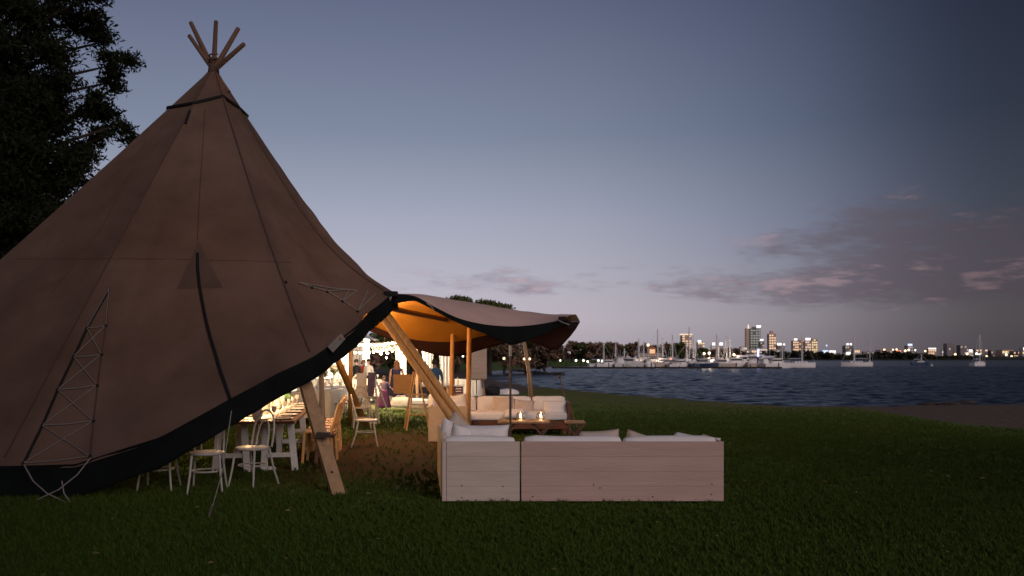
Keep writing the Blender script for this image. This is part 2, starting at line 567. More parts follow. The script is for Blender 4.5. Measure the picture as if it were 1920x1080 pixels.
def ground_material():
    m = bpy.data.materials.new('lawn_and_sand')
    m.use_nodes = True
    nt = m.node_tree; nd, lk = nt.nodes, nt.links
    b = nd['Principled BSDF']
    b.inputs['Roughness'].default_value = 0.95
    b.inputs['Specular IOR Level'].default_value = 0.05
    geo = nd.new('ShaderNodeNewGeometry')
    def nz(s, det=5, st=(1, 1, 1)):
        mp = nd.new('ShaderNodeMapping'); mp.inputs['Scale'].default_value = st
        lk.new(geo.outputs['Position'], mp.inputs[0])
        n = nd.new('ShaderNodeTexNoise'); n.inputs['Scale'].default_value = s; n.inputs['Detail'].default_value = det
        n.inputs['Roughness'].default_value = 0.65
        lk.new(mp.outputs[0], n.inputs['Vector'])
        return n.outputs['Fac']
    def mix(f, a, bb):
        n = nd.new('ShaderNodeMix'); n.data_type = 'RGBA'
        for s, v in ((n.inputs[0], f), (n.inputs[6], a), (n.inputs[7], bb)):
            if isinstance(v, tuple): s.default_value = (*v, 1)
            elif isinstance(v, float): s.default_value = v
            else: lk.new(v, s)
        return n.outputs[2]
    def mr(v, a, bb):
        n = nd.new('ShaderNodeMapRange'); n.interpolation_type = 'SMOOTHSTEP'
        n.inputs[1].default_value = a; n.inputs[2].default_value = bb
        lk.new(v, n.inputs[0]); return n.outputs[0]
    g1 = mix(mr(nz(0.55), 0.35, 0.68), (0.056, 0.112, 0.018), (0.102, 0.150, 0.028))
    g2 = mix(mr(nz(14.0, 6), 0.3, 0.7), (0.036, 0.072, 0.012), (0.108, 0.165, 0.034))
    g = mix(0.55, g1, g2)
    g = mix(mr(nz(0.16, 3), 0.52, 0.72), g, (0.135, 0.135, 0.040))     # dry, yellowed patches
    dr_ = nd.new('ShaderNodeAttribute'); dr_.attribute_name = 'dry'
    dm = nd.new('ShaderNodeMath'); dm.operation = 'MULTIPLY'
    lk.new(dr_.outputs['Fac'], dm.inputs[0]); lk.new(mr(nz(0.7, 6), 0.15, 0.75), dm.inputs[1])
    g = mix(dm.outputs[0], g, (0.165, 0.135, 0.050))                     # grass thins and yellows towards the shore
    at_ = nd.new('ShaderNodeAttribute'); at_.attribute_name = 'sand'
    ad = nd.new('ShaderNodeMath'); ad.operation = 'MULTIPLY_ADD'
    lk.new(nz(0.9, 6), ad.inputs[0]); ad.inputs[1].default_value = 0.7
    lk.new(at_.outputs['Fac'], ad.inputs[2])
    sm = mr(ad.outputs[0], 0.72, 1.0)
    sc = mix(mr(nz(3.0, 6), 0.3, 0.7), (0.095, 0.072, 0.056), (0.165, 0.130, 0.104))
    aw_ = nd.new('ShaderNodeAttribute'); aw_.attribute_name = 'worn_dim'
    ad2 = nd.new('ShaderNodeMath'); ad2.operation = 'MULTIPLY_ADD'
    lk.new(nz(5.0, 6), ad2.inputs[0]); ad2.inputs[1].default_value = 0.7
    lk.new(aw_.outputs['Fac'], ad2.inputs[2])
    g = mix(mr(ad2.outputs[0], 0.5, 1.15), g, (0.040, 0.023, 0.008))       # trodden earth under the tent edge, darkened further to dim the lamplit lawn
    lk.new(mix(sm, g, sc), b.inputs['Base Color'])
    bp = nd.new('ShaderNodeBump'); bp.inputs['Strength'].default_value = 0.35; bp.inputs['Distance'].default_value = 0.03
    lk.new(nz(22.0, 5), bp.inputs['Height']); lk.new(bp.outputs[0], b.inputs['Normal'])
    return m
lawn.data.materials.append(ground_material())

# grass tufts standing on the near lawn
def make_grass():
    blades_v, blades_f = [], []
    for k in range(11):
        a = random.uniform(0, 6.28); r = random.uniform(0, 0.035)
        h = random.uniform(0.022, 0.05); w = random.uniform(0.0022, 0.004)
        lean = random.uniform(0.2, 0.9) * h; la = random.uniform(0, 6.28)
        bx, by = r * math.cos(a), r * math.sin(a)
        px, py = -math.sin(la) * w, math.cos(la) * w
        n = len(blades_v)
        blades_v += [(bx - px, by - py, -0.004), (bx + px, by + py, -0.004),
                     (bx + lean * 0.35 * math.cos(la) + px * .8, by + lean * 0.35 * math.sin(la) + py * .8, h * 0.6),
                     (bx + lean * 0.35 * math.cos(la) - px * .8, by + lean * 0.35 * math.sin(la) - py * .8, h * 0.6),
                     (bx + lean * math.cos(la), by + lean * math.sin(la), h)]
        blades_f += [(n, n + 1, n + 2, n + 3), (n + 3, n + 2, n + 4)]
    gm = pmat('grass_blade', (0.050, 0.108, 0.016), 0.8, 0.45, 1.4, spec=0.1, coord='Object', base2=(0.104, 0.142, 0.026))
    n = 215000
    # more tufts near, fewer far
    Yr = 5.2 + (40.0 - 5.2) * RNG.random(n) ** 1.9
    Xr = (RNG.random(n) * 2 - 1) * 0.66 * Yr
    zr, _, ins = terrain(Xr, Yr)
    ur = HU + FPX * Xr / Yr
    _, dsh, _ = terrain(Xr, Yr)
    wdr = np.interp(ur, [880, 905, 930, 975, 1020, 1100, 1480, 1600, 1680, 1800, 1920, 2600], [22, 22, 19, 8, 1.3, 1.0, 1.6, 3.5, 12, 19, 21, 22])
    ins = ins & (dsh > wdr + RNG.random(n) * 4) & (RNG.random(n) < np.clip((40 - Yr) / 20, 0, 1))
    wr = np.exp(-(((Xr + 2.0) / 2.1) ** 2 + ((Yr - 14.3) / 4.2) ** 4))
    thin = 0.5 + 0.5 * np.sin(Xr * 1.7 + 2 * np.sin(Yr * .9)) * np.sin(Yr * 1.3 + np.sin(Xr * 2.1))
    pts = np.stack([Xr, Yr, zr], 1)[ins & (RNG.random(n) > np.clip(wr * 1.05, 0, .92)) & (RNG.random(n) > thin * .45)]
    me = bpy.data.meshes.new('grass')
    me.vertices.add(len(pts)); me.vertices.foreach_set('co', pts.astype(np.float32).ravel())
    o = bpy.data.objects.new('grass', me); COL.objects.link(o)
    tag(o, 'short green lawn grass covering the foreground', 'grass', kind='stuff')
    tuft = bpy.data.meshes.new('grass_tuft')
    tuft.from_pydata(blades_v, [], blades_f); tuft.materials.append(gm)
    ng = bpy.data.node_groups.new('grass_scatter', 'GeometryNodeTree')
    ng.interface.new_socket('Geometry', in_out='INPUT', socket_type='NodeSocketGeometry')
    ng.interface.new_socket('Geometry', in_out='OUTPUT', socket_type='NodeSocketGeometry')
    gi = ng.nodes.new('NodeGroupInput'); go = ng.nodes.new('NodeGroupOutput')
    iop = ng.nodes.new('GeometryNodeInstanceOnPoints')
    m2p = ng.nodes.new('GeometryNodeMeshToPoints')
    ng.links.new(gi.outputs[0], m2p.inputs[0]); ng.links.new(m2p.outputs[0], iop.inputs['Points'])
    oi = ng.nodes.new('GeometryNodeObjectInfo')
    holder = bpy.data.objects.new('grass_blades', tuft); COL.objects.link(holder)
    holder.parent = o; holder.location = (0.3, 5.0, 0.0)
    oi.inputs['Object'].default_value = holder
    ng.links.new(oi.outputs['Geometry'], iop.inputs['Instance'])
    rr = ng.nodes.new('FunctionNodeRandomValue'); rr.data_type = 'FLOAT_VECTOR'
    rr.inputs[0].default_value = (-0.12, -0.12, 0); rr.inputs[1].default_value = (0.12, 0.12, 6.283)
    ng.links.new(rr.outputs[0], iop.inputs['Rotation'])
    rs = ng.nodes.new('FunctionNodeRandomValue'); rs.data_type = 'FLOAT'
    rs.inputs[2].default_value = 0.4; rs.inputs[3].default_value = 1.5; rs.inputs['Seed'].default_value = 3
    ng.links.new(rs.outputs[1], iop.inputs['Scale'])
    sm = ng.nodes.new('GeometryNodeSetMaterial'); sm.inputs['Material'].default_value = gm
    ng.links.new(iop.outputs[0], sm.inputs[0])
    ng.links.new(sm.outputs[0], go.inputs[0])
    md = o.modifiers.new('scatter', 'NODES'); md.node_group = ng
make_grass()
def fallen_leaves():
    n = 240
    Yr = 5.6 + 14 * RNG.random(n) ** 1.3; Xr = (RNG.random(n) * 2 - 1) * .6 * Yr
    zr, _, _ = terrain(Xr, Yr)
    vs, fs = [], []
    for x, y, z in zip(Xr, Yr, zr):
        a = random.uniform(0, 6.28); l = random.uniform(.018, .04); w = l * .35; t = random.uniform(.0, .02)
        c, s = math.cos(a), math.sin(a); k = len(vs)
        for px, py, pz in ((-l, 0, 0), (0, -w, t), (l, 0, .004), (0, w, t * .4)):
            vs.append((x + px * c - py * s, y + px * s + py * c, z + .034 + pz))
        fs.append((k, k + 1, k + 2, k + 3))
    o = new_mesh_obj('fallen_leaves', vs, fs, pmat('fallen_leaf', (0.20, 0.13, 0.05), .8, .6, .7, spec=.1, base2=(0.40, 0.32, 0.14)))
    tag(o, 'scattered small dry leaves lying on the near lawn', 'leaves', kind='stuff')
fallen_leaves()

# ---- river: real low waves where they can be seen, a plain sheet beyond
def wave_h(x, y):
    h = np.zeros_like(x)
    rng = np.random.default_rng(5)
    for lam, amp, n in ((4.2, .011, 7), (2.0, .010, 9), (1.0, .007, 10), (0.55, .004, 8)):
        for _ in range(n):
            th = rng.normal(-1.2, .55); k = 2 * math.pi / (lam * rng.uniform(.7, 1.4)); ph = rng.uniform(0, 6.28)
            h += amp * np.sin(k * (x * math.cos(th) + y * math.sin(th)) + ph + 0.9 * np.sin(x * .11 + y * .07 + ph))
    return h
def make_water():
    m = bpy.data.materials.new('river_water')
    m.use_nodes = True
    nt = m.node_tree; nd, lk = nt.nodes, nt.links
    b = nd['Principled BSDF']
    b.inputs['Base Color'].default_value = (0.012, 0.026, 0.050, 1)
    b.inputs['Roughness'].default_value = 0.28
    b.inputs['IOR'].default_value = 1.33
    geo = nd.new('ShaderNodeNewGeometry')
    def nz(s, st, det):
        mp = nd.new('ShaderNodeMapping'); mp.inputs['Scale'].default_value = st; mp.inputs['Rotation'].default_value = (0, 0, 0.25)
        lk.new(geo.outputs['Position'], mp.inputs[0])
        n = nd.new('ShaderNodeTexNoise'); n.inputs['Scale'].default_value = s; n.inputs['Detail'].default_value = det
        n.inputs['Roughness'].default_value = 0.6
        lk.new(mp.outputs[0], n.inputs['Vector'])
        return n.outputs['Fac']
    b1 = nd.new('ShaderNodeBump'); b1.inputs['Strength'].default_value = 0.5; b1.inputs['Distance'].default_value = 0.5
    lk.new(nz(0.5, (0.5, 1.0, 1), 5), b1.inputs['Height'])
    b2 = nd.new('ShaderNodeBump'); b2.inputs['Strength'].default_value = 0.4; b2.inputs['Distance'].default_value = 0.15
    lk.new(nz(2.2, (0.6, 1.0, 1), 4), b2.inputs['Height']); lk.new(b1.outputs[0], b2.inputs['Normal'])
    lk.new(b2.outputs[0], b.inputs['Normal'])
    ys = [30.0]
    while ys[-1] < 260:
        ys.append(ys[-1] + max(.10, .0028 * ys[-1]))
    ys = np.array(ys); ss = np.linspace(-0.16, 0.78, 420)
    Yg, Sg = np.meshgrid(ys, ss, indexing='ij'); Xg = Sg * Yg
    fade = np.clip((260 - Yg) / 60, 0, 1)
    Zg = WATER + wave_h(Xg, Yg) * fade
    ny, nx = Yg.shape
    vv = np.stack([Xg, Yg, Zg], -1).reshape(-1, 3)
    i, j = np.meshgrid(np.arange(ny - 1), np.arange(nx - 1), indexing='ij')
    q = np.stack([i * nx + j, i * nx + j + 1, (i + 1) * nx + j + 1, (i + 1) * nx + j], -1).reshape(-1, 4).astype(np.int32)
    nv, nq = len(vv), len(q)
    x0, x1, y1 = ss[0] * ys[-1], ss[-1] * ys[-1], ys[-1]
    ext = [(ss[0] * 30, 30), (x0, y1), (-3000, y1), (-3000, 30), (ss[-1] * 30, 30), (3000, 30), (3000, y1), (x1, y1), (-3000, 9000), (3000, 9000)]
    vv = np.concatenate([vv, np.array([(a, b_, WATER) for a, b_ in ext])])
    q = np.concatenate([q, np.array([(nv, nv + 1, nv + 2, nv + 3), (nv + 4, nv + 5, nv + 6, nv + 7), (nv + 2, nv + 6, nv + 9, nv + 8)], np.int32)])
    me = bpy.data.meshes.new('river')
    me.vertices.add(len(vv)); me.vertices.foreach_set('co', vv.astype(np.float32).ravel())
    me.loops.add(4 * len(q)); me.loops.foreach_set('vertex_index', q.ravel())
    me.polygons.add(len(q)); me.polygons.foreach_set('loop_start', np.arange(0, 4 * len(q), 4, dtype=np.int32))
    me.polygons.foreach_set('loop_total', np.full(len(q), 4, np.int32))
    me.update(calc_edges=True)
    me.shade_smooth()
    me.materials.append(m)
    o = bpy.data.objects.new('river', me); COL.objects.link(o)
    tag(o, kind='structure')
make_water()

# ================================================================== foliage helpers
def leaf_cloud(name, clumps, n, size, mat, parent, shell=0.55, flat=1.0, aspect=0.5, seed=1, lo=None):
    """clumps: (centre, (rx,ry,rz)); many leaf-sized quads spread through the volume of each clump"""
    rng = np.random.default_rng(seed)
    cen = np.array([list(c) for c, r in clumps]); rad = np.array([list(r) for c, r in clumps])
    wgt = (rad[:, 0] * rad[:, 1] * rad[:, 2]) ** (2 / 3); wgt = wgt / wgt.sum()
    idx = rng.choice(len(clumps), n, p=wgt)
    d = rng.normal(size=(n, 3)); d /= np.linalg.norm(d, axis=1)[:, None]
    rr = shell + (1 - shell) * rng.random(n); rr = np.where(rng.random(n) < 0.25, rng.random(n) ** 0.5, rr)
    p = cen[idx] + d * rad[idx] * rr[:, None] * (1 + 0.18 * rng.normal(size=n))[:, None]
    a = rng.normal(size=(n, 3)); a /= np.linalg.norm(a, axis=1)[:, None]
    b = np.cross(a, d + 0.4 * rng.normal(size=(n, 3))); b /= (np.linalg.norm(b, axis=1)[:, None] + 1e-9)
    a[:, 2] *= flat
    s = size * (0.6 + 0.8 * rng.random(n))[:, None]
    q = np.stack([p - a * s, p + b * s * aspect, p + a * s, p - b * s * aspect], 1).reshape(-1, 3)
    me = bpy.data.meshes.new(name)
    me.vertices.add(4 * n); me.vertices.foreach_set('co', q.astype(np.float32).ravel())
    me.loops.add(4 * n); me.loops.foreach_set('vertex_index', np.arange(4 * n, dtype=np.int32))
    me.polygons.add(n); me.polygons.foreach_set('loop_start', np.arange(0, 4 * n, 4, dtype=np.int32))
    me.polygons.foreach_set('loop_total', np.full(n, 4, np.int32))
    me.materials.append(mat)
    me.update(calc_edges=True)
    o = bpy.data.objects.new(name, me)
    COL.objects.link(o)
    o.parent = parent
    return o

def make_tree(label, loc, h, spread, mat, leaves, size, group, seed, trunk_frac=0.3, clumps_n=12, flat_top=False, name='tree'):
    rnd = random.Random(seed)
    t = thing(name, label, 'tree', loc, rnd.uniform(0, 6.28), group)
    tm = MB()
    tr = h * 0.022 + 0.05
    bend = Vector((rnd.uniform(-.05, .05) * h, rnd.uniform(-.05, .05) * h, 0))
    tm.tube([(0, 0, -0.6), bend * 0.4 + Vector((0, 0, h * trunk_frac)), bend + Vector((0, 0, h * 0.8))], [tr * 1.3, tr, tr * 0.35], 7)
    cl = []
    for k in range(clumps_n):
        a = k * 2.4 + rnd.uniform(-.5, .5)
        rr = spread * rnd.uniform(0.2, 0.72)
        zt = h * (rnd.uniform(0.72, 0.88) if flat_top else rnd.uniform(trunk_frac + 0.12, 0.86))
        c = Vector((rr * math.cos(a), rr * math.sin(a), zt))
        s = spread * rnd.uniform(0.30, 0.46)
        cl.append((c, (s, s, s * (0.42 if flat_top else 0.62))))
        tm.tube([bend * 0.5 + Vector((0, 0, h * trunk_frac * rnd.uniform(0.9, 1.3))), c * 0.6 + Vector((0, 0, h * 0.2)), c], [tr * 0.5, tr * 0.3, tr * 0.12], 5)
    tm.build('trunk', M['bark'], t)
    leaf_cloud('crown', cl, leaves, size, mat, t, seed=seed)
    return t

# ================================================================== the tipi tent with its raised awning
CX, CY, APEX = -5.07, 14.5, 6.44
TC = Vector((CX, CY, 0))
tent = thing('tipi_tent', 'large brown canvas tipi tent with black skirt, crossed poles and raised side awning', 'tent', TC)
HEM = [(-137, 5.7, .35), (-120, 5.4, .33), (-102, 5.1, .31), (-97, 5.08, .31), (-87, 5.1, .34), (-76.7, 5.3, .64), (-69, 5.25, 1.04),
       (-62.7, 5.06, 1.33), (-57, 4.82, 1.52), (-52, 4.44, 1.69), (-37.4, 3.79, 2.16), (-25, 3.57, 2.5), (19, 2.75, 2.62),
       (63, 3.5, 2.5), (83, 3.9, 2.35), (103, 4.2, 2.3), (123, 4.3, 2.2), (143, 4.6, 1.6), (163, 5.6, .6), (183, 6.3, .35),
       (205, 6.1, .35), (223, 5.7, .35)]
hp = np.array(HEM)
def hem_rz(phi):
    return float(np.interp(phi, hp[:, 0], hp[:, 1])), float(np.interp(phi, hp[:, 0], hp[:, 2]))
def pol(phi, r, z):
    a = R(phi)
    return Vector((CX + r * math.cos(a), CY + r * math.sin(a), z))
K0 = {-137: .89, -97: .83, -57: .89, -25: .70, 19: .665, 63: .76, 103: .80, 143: .84, 183: .92, 223: .86}
def edge_curve(phi, s):
    rh, zh = hem_rz(phi)
    D = APEX - zh
    k = K0[phi]
    r = 0.04 + s * D * k + (rh - 0.04 - D * k) * s ** (7 if phi in (-25, 19) else 3)
    return pol(phi, r, APEX - s * D)
SEAMS = [-137, -97, -57, -25, 19, 63, 103, 143, 183, 223]
bvh_v, bvh_f = [], []
for a, b in zip(SEAMS[:-1], SEAMS[1:]):
    def surf(s, t, a=a, b=b):
        p = edge_curve(a, s).lerp(edge_curve(b, s), t)
        phi = a + (b - a) * t
        rh, zh = hem_rz(phi)
        chord = edge_curve(a, 1).lerp(edge_curve(b, 1), t)
        p = p + (pol(phi, rh, zh) - chord) * (s ** 2.6)
        # cloth: soft wrinkles, strongest low on the panel, none at the seams
        e = 4 * t * (1 - t)
        n = mnoise.noise(Vector((p.x * 0.9, p.y * 0.9, p.z * 1.6))) * 0.09 + mnoise.noise(Vector((p.x * 2.6 + p.z * 1.7, p.y * 2.6, p.z * 3.0))) * 0.045
        n += 0.035 * s ** 2.5 * mnoise.noise(Vector((phi * 0.33, s * 1.5, 2.0))) + 0.02 * mnoise.noise(Vector((phi * 0.16 + s * 5, s * 3.0 - phi * .05, 9.0)))
        n += 0.035 * s * (0.25 - abs(mnoise.noise(Vector((phi * 0.055 + s * 4.5, s * 2.2 - phi * .02, 5.0)))))
        d = Vector((p.x - CX, p.y - CY, 0)).normalized()
        return p + d * (n * e * min(1, s * 1.6) - (0.10 if a < -50 else 0.0) * e * s * (1 - s))
    mb = MB(TC)
    nu, nv = 60, 48
    mb.grid(surf, nu, nv)
    n0 = len(bvh_v)
    bvh_v += [v + TC for v in mb.v]
    bvh_f += [tuple(i + n0 for i in f) for f in mb.f]
    mb.build('canvas_panel', M['canvas'], tent, smooth=True)
TBVH = BVHTree.FromPolygons(bvh_v, bvh_f)
EYE = Vector((0, 0, CAMH))
def on_tent(u, v, off=0.012):
    d = (P(u, v, 10.0) - EYE).normalized()
    hit, nrm, idx, dist = TBVH.ray_cast(EYE, d)
    if hit is None:
        hit, nrm, idx, dist = TBVH.find_nearest(P(u, v, 12.5))
    if nrm.dot(d) > 0:
        nrm = -nrm
    return hit + nrm * off

# seams over the poles and the cap
for phi in (-97, -57, -25, 183):
    mb = MB(TC)
    pts = []
    for i in range(30):
        p = edge_curve(phi, i / 29.0 * 0.98)
        d = Vector((p.x - CX, p.y - CY, 0)).normalized()
        pts.append(p + d * 0.006 + Vector((0, 0, 0.004)))
    mb.tube(pts, 0.011, 5).build('seam', M['canvas_dark'], tent)
def draw_on(pxs, r, name, mat, n=8, off=0.012, sub=6):
    pts = []
    for (u0, v0), (u1, v1) in zip(pxs[:-1], pxs[1:]):
        for k in range(sub):
            t = k / sub
            pts.append(on_tent(u0 + (u1 - u0) * t, v0 + (v1 - v0) * t, off))
    pts.append(on_tent(*pxs[-1], off))
    return MB(TC).tube(pts, r, n).build(name, mat, tent)
draw_on([(30, 486), (205, 485), (330, 486), (400, 488), (490, 490), (545, 492)], 0.004, 'seam', M['canvas_dark'], 5, 0.002)
draw_on([(385, 205), (379, 300), (374, 380), (371, 450)], 0.004, 'seam', M['canvas_dark'])
draw_on([(275, 260), (195, 420), (150, 480), (90, 560)], 0.004, 'seam', M['canvas_dark'], 5, 0.002)
# cap band
ring = []
for phi, d in ((-137, .80), (-97, .78), (-57, .60), (-25, .72), (19, .74), (63, .74), (103, .74), (143, .74), (183, .76), (223, .80)):
    rh, zh = hem_rz(phi)
    p = edge_curve(phi, d / (APEX - zh))
    ring.append(p + Vector((p.x - CX, p.y - CY, 0)).normalized() * 0.02)
ring[-1] = ring[0].copy()
MB(TC).tube(ring, 0.026, 7).build('cap_band', M['black_strap'], tent)
draw_on([(356, 209), (352, 221), (348, 233)], 0.020, 'cap_tie', M['black_strap'])
# the hood over the crossing
mb = MB(TC)
mb.lathe([(0.10, -0.10), (0.09, 0.0), (0.075, 0.06), (0.06, 0.09)], (CX, CY, APEX), 12)
mb.build('hood', M['canvas_dark'], tent, smooth=True)
# centre strap with its reinforcement
tri = [(372, 452), (332, 542), (418, 540)]
def patch(pxs, name, mat, off=0.008, n=6):
    mb = MB(TC)
    a, b, c = [Vector((x, y)) for x, y in pxs]
    verts, faces, ids = [], [], {}
    for i in range(n + 1):
        for j in range(n + 1 - i):
            q = a + (b - a) * (i / n) + (c - a) * (j / n)
            ids[i, j] = len(verts)
            verts.append(on_tent(q.x, q.y, off))
    for i in range(n):
        for j in range(n - i):
            faces.append((ids[i, j], ids[i + 1, j], ids[i, j + 1]))
            if i + j < n - 1:
                faces.append((ids[i + 1, j], ids[i + 1, j + 1], ids[i, j + 1]))
    mb.add(verts, faces)
    return mb.build(name, mat, tent, smooth=True)
M['canvas_patch'] = pmat('canvas_patch', (0.135, 0.083, 0.064), 0.9, 0.10, 1.6, 0.25, fine=260, spec=0.1)
patch(tri, 'reinforcement_patch', M['canvas_patch'], 0.005)
draw_on([(371, 476), (371, 505), (374, 535), (384, 590), (397, 640), (414, 697), (432, 750)], 0.019, 'centre_strap', M['black_strap'], 6, 0.012)
# lacing on the left panel
Ll = [(205, 543), (164, 616), (139, 670), (109, 732), (80, 799), (45, 870)]
Lr = [(205, 543), (199, 612), (191, 666), (183, 724), (176, 791), (170, 857)]
draw_on(Ll, 0.017, 'lacing_edge', M['black_strap'], 6, 0.006)
draw_on(Lr, 0.008, 'lacing_edge', M['canvas_dark'], 6, 0.006)
for i in range(1, 6):
    draw_on([Ll[i], ((Ll[i][0] + Lr[i][0]) / 2, (Ll[i][1] + Lr[i][1]) / 2 + 2), Lr[i]], 0.006, 'lacing_rope', M['rope'], 5, 0.02, 4)
    draw_on([Ll[i - 1], Lr[i]], 0.005, 'lacing_rope', M['rope'], 5, 0.02, 5)
    draw_on([Lr[i - 1], Ll[i]], 0.005, 'lacing_rope', M['rope'], 5, 0.02, 5)
    for q in (Ll[i], Lr[i]):
        MB(TC).ball(on_tent(*q, 0.01), 0.022, 8, 5).build('eyelet', M['black_strap'], tent)
# lacing on the right panel, by the raised corner
dots = [(535, 530), (584, 540), (613, 548), (642, 566), (670, 585)]
ups = [(559, 532), (625, 543), (654, 545), (669, 547), (688, 549), (704, 553)]
for q in dots:
    MB(TC).ball(on_tent(*q, 0.008), 0.024, 8, 5).build('eyelet', M['black_strap'], tent)
for a, b in ((ups[0], dots[1]), (ups[0], ups[1]), (dots[1], dots[2]), (dots[2], ups[2]), (dots[2], dots[3]), (dots[3], ups[2]), (dots[3], ups[3]),
             (dots[3], dots[4]), (dots[4], ups[4]), (dots[4], ups[5]), (ups[1], ups[3])):
    draw_on([a, b], 0.007, 'lacing_rope', M['rope'], 5, 0.025, 5)

# ---- skirt round the hem
def skirt_strip(phis, name, width=.33, outk=.30):
    mb = MB(TC)
    def fn(i, j):
        phi = phis[0] + (phis[-1] - phis[0]) * i
        rh, zh = hem_rz(phi)
        p = pol(phi, rh, zh)
        n = mnoise.noise(Vector((phi * 0.12, 3.3, 0))) * 0.02 + mnoise.noise(Vector((phi * 0.5, 1.3, j))) * 0.02
        d = Vector((math.cos(R(phi)), math.sin(R(phi)), 0))
        wd = width if phi > 0 else float(np.interp(phi, [-95, -62, -24], [width, 0.25, 0.22]))
        wz = min(wd, zh - 0.012)
        lay = max(0.0, wd - wz)
        q = p + d * (outk * wd * j + lay * j + n * j + 0.010) + Vector((0, 0, -wz * j + 0.035 * (1 - j)))
        q.z += (n * 0.5 * j + 0.02 * j * mnoise.noise(Vector((phi * 0.9, 7.0, 0)))) * (1 if zh > 0.5 else 0)
        q += d * 0.025 * math.sin(j * 3.14) * mnoise.noise(Vector((phi * 0.7, 4.0, j)))
        return q
    mb.grid(fn, max(8, int(abs(phis[-1] - phis[0]) / 1.0)), 7)
    return mb.build(name, M['skirt'], tent, smooth=True, thick=0.006)
skirt_strip((-137, -19), 'skirt', .37, .08)
skirt_strip((63, 143), 'skirt', .30)
skirt_strip((143, 223), 'skirt')
# maker's patch sewn over the skirt
mbp = [(612, 650), (637, 626), (645, 636), (622, 661)]
def near_hem(u, v):
    d = (P(u, v, 10.0) - EYE).normalized()
    k = 10.95 / d.y
    return EYE + d * k
tagpts = [near_hem(u, v) + Vector((0.05, -0.16, 0)) for u, v in mbp]
mb = MB(TC); mb.add(tagpts, [(0, 1, 2, 3)])
lp = mb.build('label_patch', M['rope'], tent, thick=0.004)
cen = sum((tagpts[i] for i in range(4)), Vector()) / 4
MB(TC).ball(cen + Vector((0.055, -0.012, 0.06)), 0.022, 8, 5, (1, .3, 1)).build('emblem', M['dried'], lp)
lp.children[0].location = (0, 0, 0)

# ---- legs, their tops crossing above the hood
APX = Vector((CX, CY, APEX - 0.02))
def leg_line(foot, over):
    d = (APX - foot).normalized()
    return foot, APX + d * over
def foot_at(phi, r):
    return pol(phi, r, 0.0)
LEGF = Vector((-1.99, 9.73, 0.0))
# near leg: broad plank below, pole above, with a strut
d57 = (APX - LEGF).normalized()
MB(TC).beam(LEGF - d57 * 0.06, LEGF + d57 * 1.62, 0.150, 0.09, (0.4, -0.8, 0.3)).build('leg', M['pine_pale'], tent)
a_, b_ = leg_line(LEGF + d57 * 1.15 + Vector((-0.03, 0.10, 0.02)), 1.10)
off = (b_ - APX) - d57 * 1.10
MB(TC).tube([a_, APX, P(358, 43, 15.1)], [0.075, 0.05, 0.036], 10).build('leg', M['old_wood'], tent)
MB(TC).tube([P(606, 838, 10.06), P(602, 690, 10.95)], [0.036, 0.032], 8).build('leg_strut', M['pine_pale'], tent)
MB(TC).box(P(606, 815, 10.03), (0.14, 0.10, 0.06)).build('leg_bracket', M['metal_dark'], tent)
for q in (LEGF + d57 * 0.30, ):
    MB(TC).ball(q + Vector((0.02, -0.055, 0.0)), 0.018, 8, 5).build('bolt', M['metal_dark'], tent)
# twin legs under the raised corner
for fx, fy, tip in ((-0.25, 12.25, None), (-0.41, 12.27, None)):
    f = Vector((fx, fy, 0))
    d = (APX - f).normalized()
    rad = 0.056
    MB(TC).tube([f - d * 0.05, f.lerp(APX, 0.355)], [rad, rad * 0.92], 12).build('leg', M['pine'], tent, smooth=True)
MB(TC).tube([APX + (APX - P(355, 67, 14.8)) * 0.6, P(355, 67, 14.8)], [0.04, 0.036], 8).build('leg_top', M['old_wood'], tent)
for phi, r, tip, mt in ((-97, 4.85, P(405, 41, 15.2), 'old_wood'), (67, 4.75, None, 'pine'), (103, 5.0, None, 'pine'), (143, 5.1, P(457, 83, 13.9), 'old_wood'), (183, 5.4, None, 'pine'), (222, 5.2, P(447, 53, 14.1), 'old_wood')):
    f = foot_at(phi, r)
    d = (APX - f).normalized()
    MB(TC).tube([f - d * 0.05, APX - d * 0.25, APX, tip] if tip else [f - d * 0.05, APX - d * 0.25], [0.075, 0.05, 0.045, 0.036] if tip else [0.075, 0.05], 10).build('leg', M[mt], tent, smooth=True)
MB(TC).tube([APX + Vector((0.07 * math.cos(a), 0.07 * math.sin(a), 0.13 + 0.012 * a)) for a in np.linspace(0, 12.5, 40)], 0.014, 5).build('lashing', M['old_wood'], tent)

# ---- awning
A_ = pol(-25, 3.57, 2.5)
M_ = pol(19, 2.75, 2.62)
D_ = pol(63, 3.5, 2.5)
B_ = P(1062, 598, 15.2)
E_ = P(1087, 602, 18.8)
MR = (B_ + E_) / 2 + Vector((0, 0, 0.12))
def sagline(a, b, sag, c, t):
    p = a.lerp(b, t)
    p.z -= sag * (math.sin(math.pi * min(1, max(0, t)) ** c)) ** 1.15
    return p
NEAR = [P(738, 551, 13.0), P(776, 556, 13.35), P(815, 577, 13.7), P(858, 597, 14.05), P(905, 608, 14.4), P(958, 612, 14.7), P(1010, 608, 14.95), P(1062, 598, 15.2)]
def poly_eval(pts, t):
    n = len(pts) - 1
    x = min(max(t * n, 0), n - 1e-6)
    i = int(x); f = x - i
    p0, p1, p2, p3 = pts[max(i - 1, 0)], pts[i], pts[i + 1], pts[min(i + 2, n)]
    return 0.5 * ((2 * p1) + (p2 - p0) * f + (2 * p0 - 5 * p1 + 4 * p2 - p3) * f * f + (3 * p1 - p0 - 3 * p2 + p3) * f ** 3)
FARP = [D_, P(700, 610, 17.9), P(757, 631, 18.1), P(805, 639, 18.25), P(860, 639, 18.4), P(905, 629, 18.5), P(985, 612, 18.65), E_]
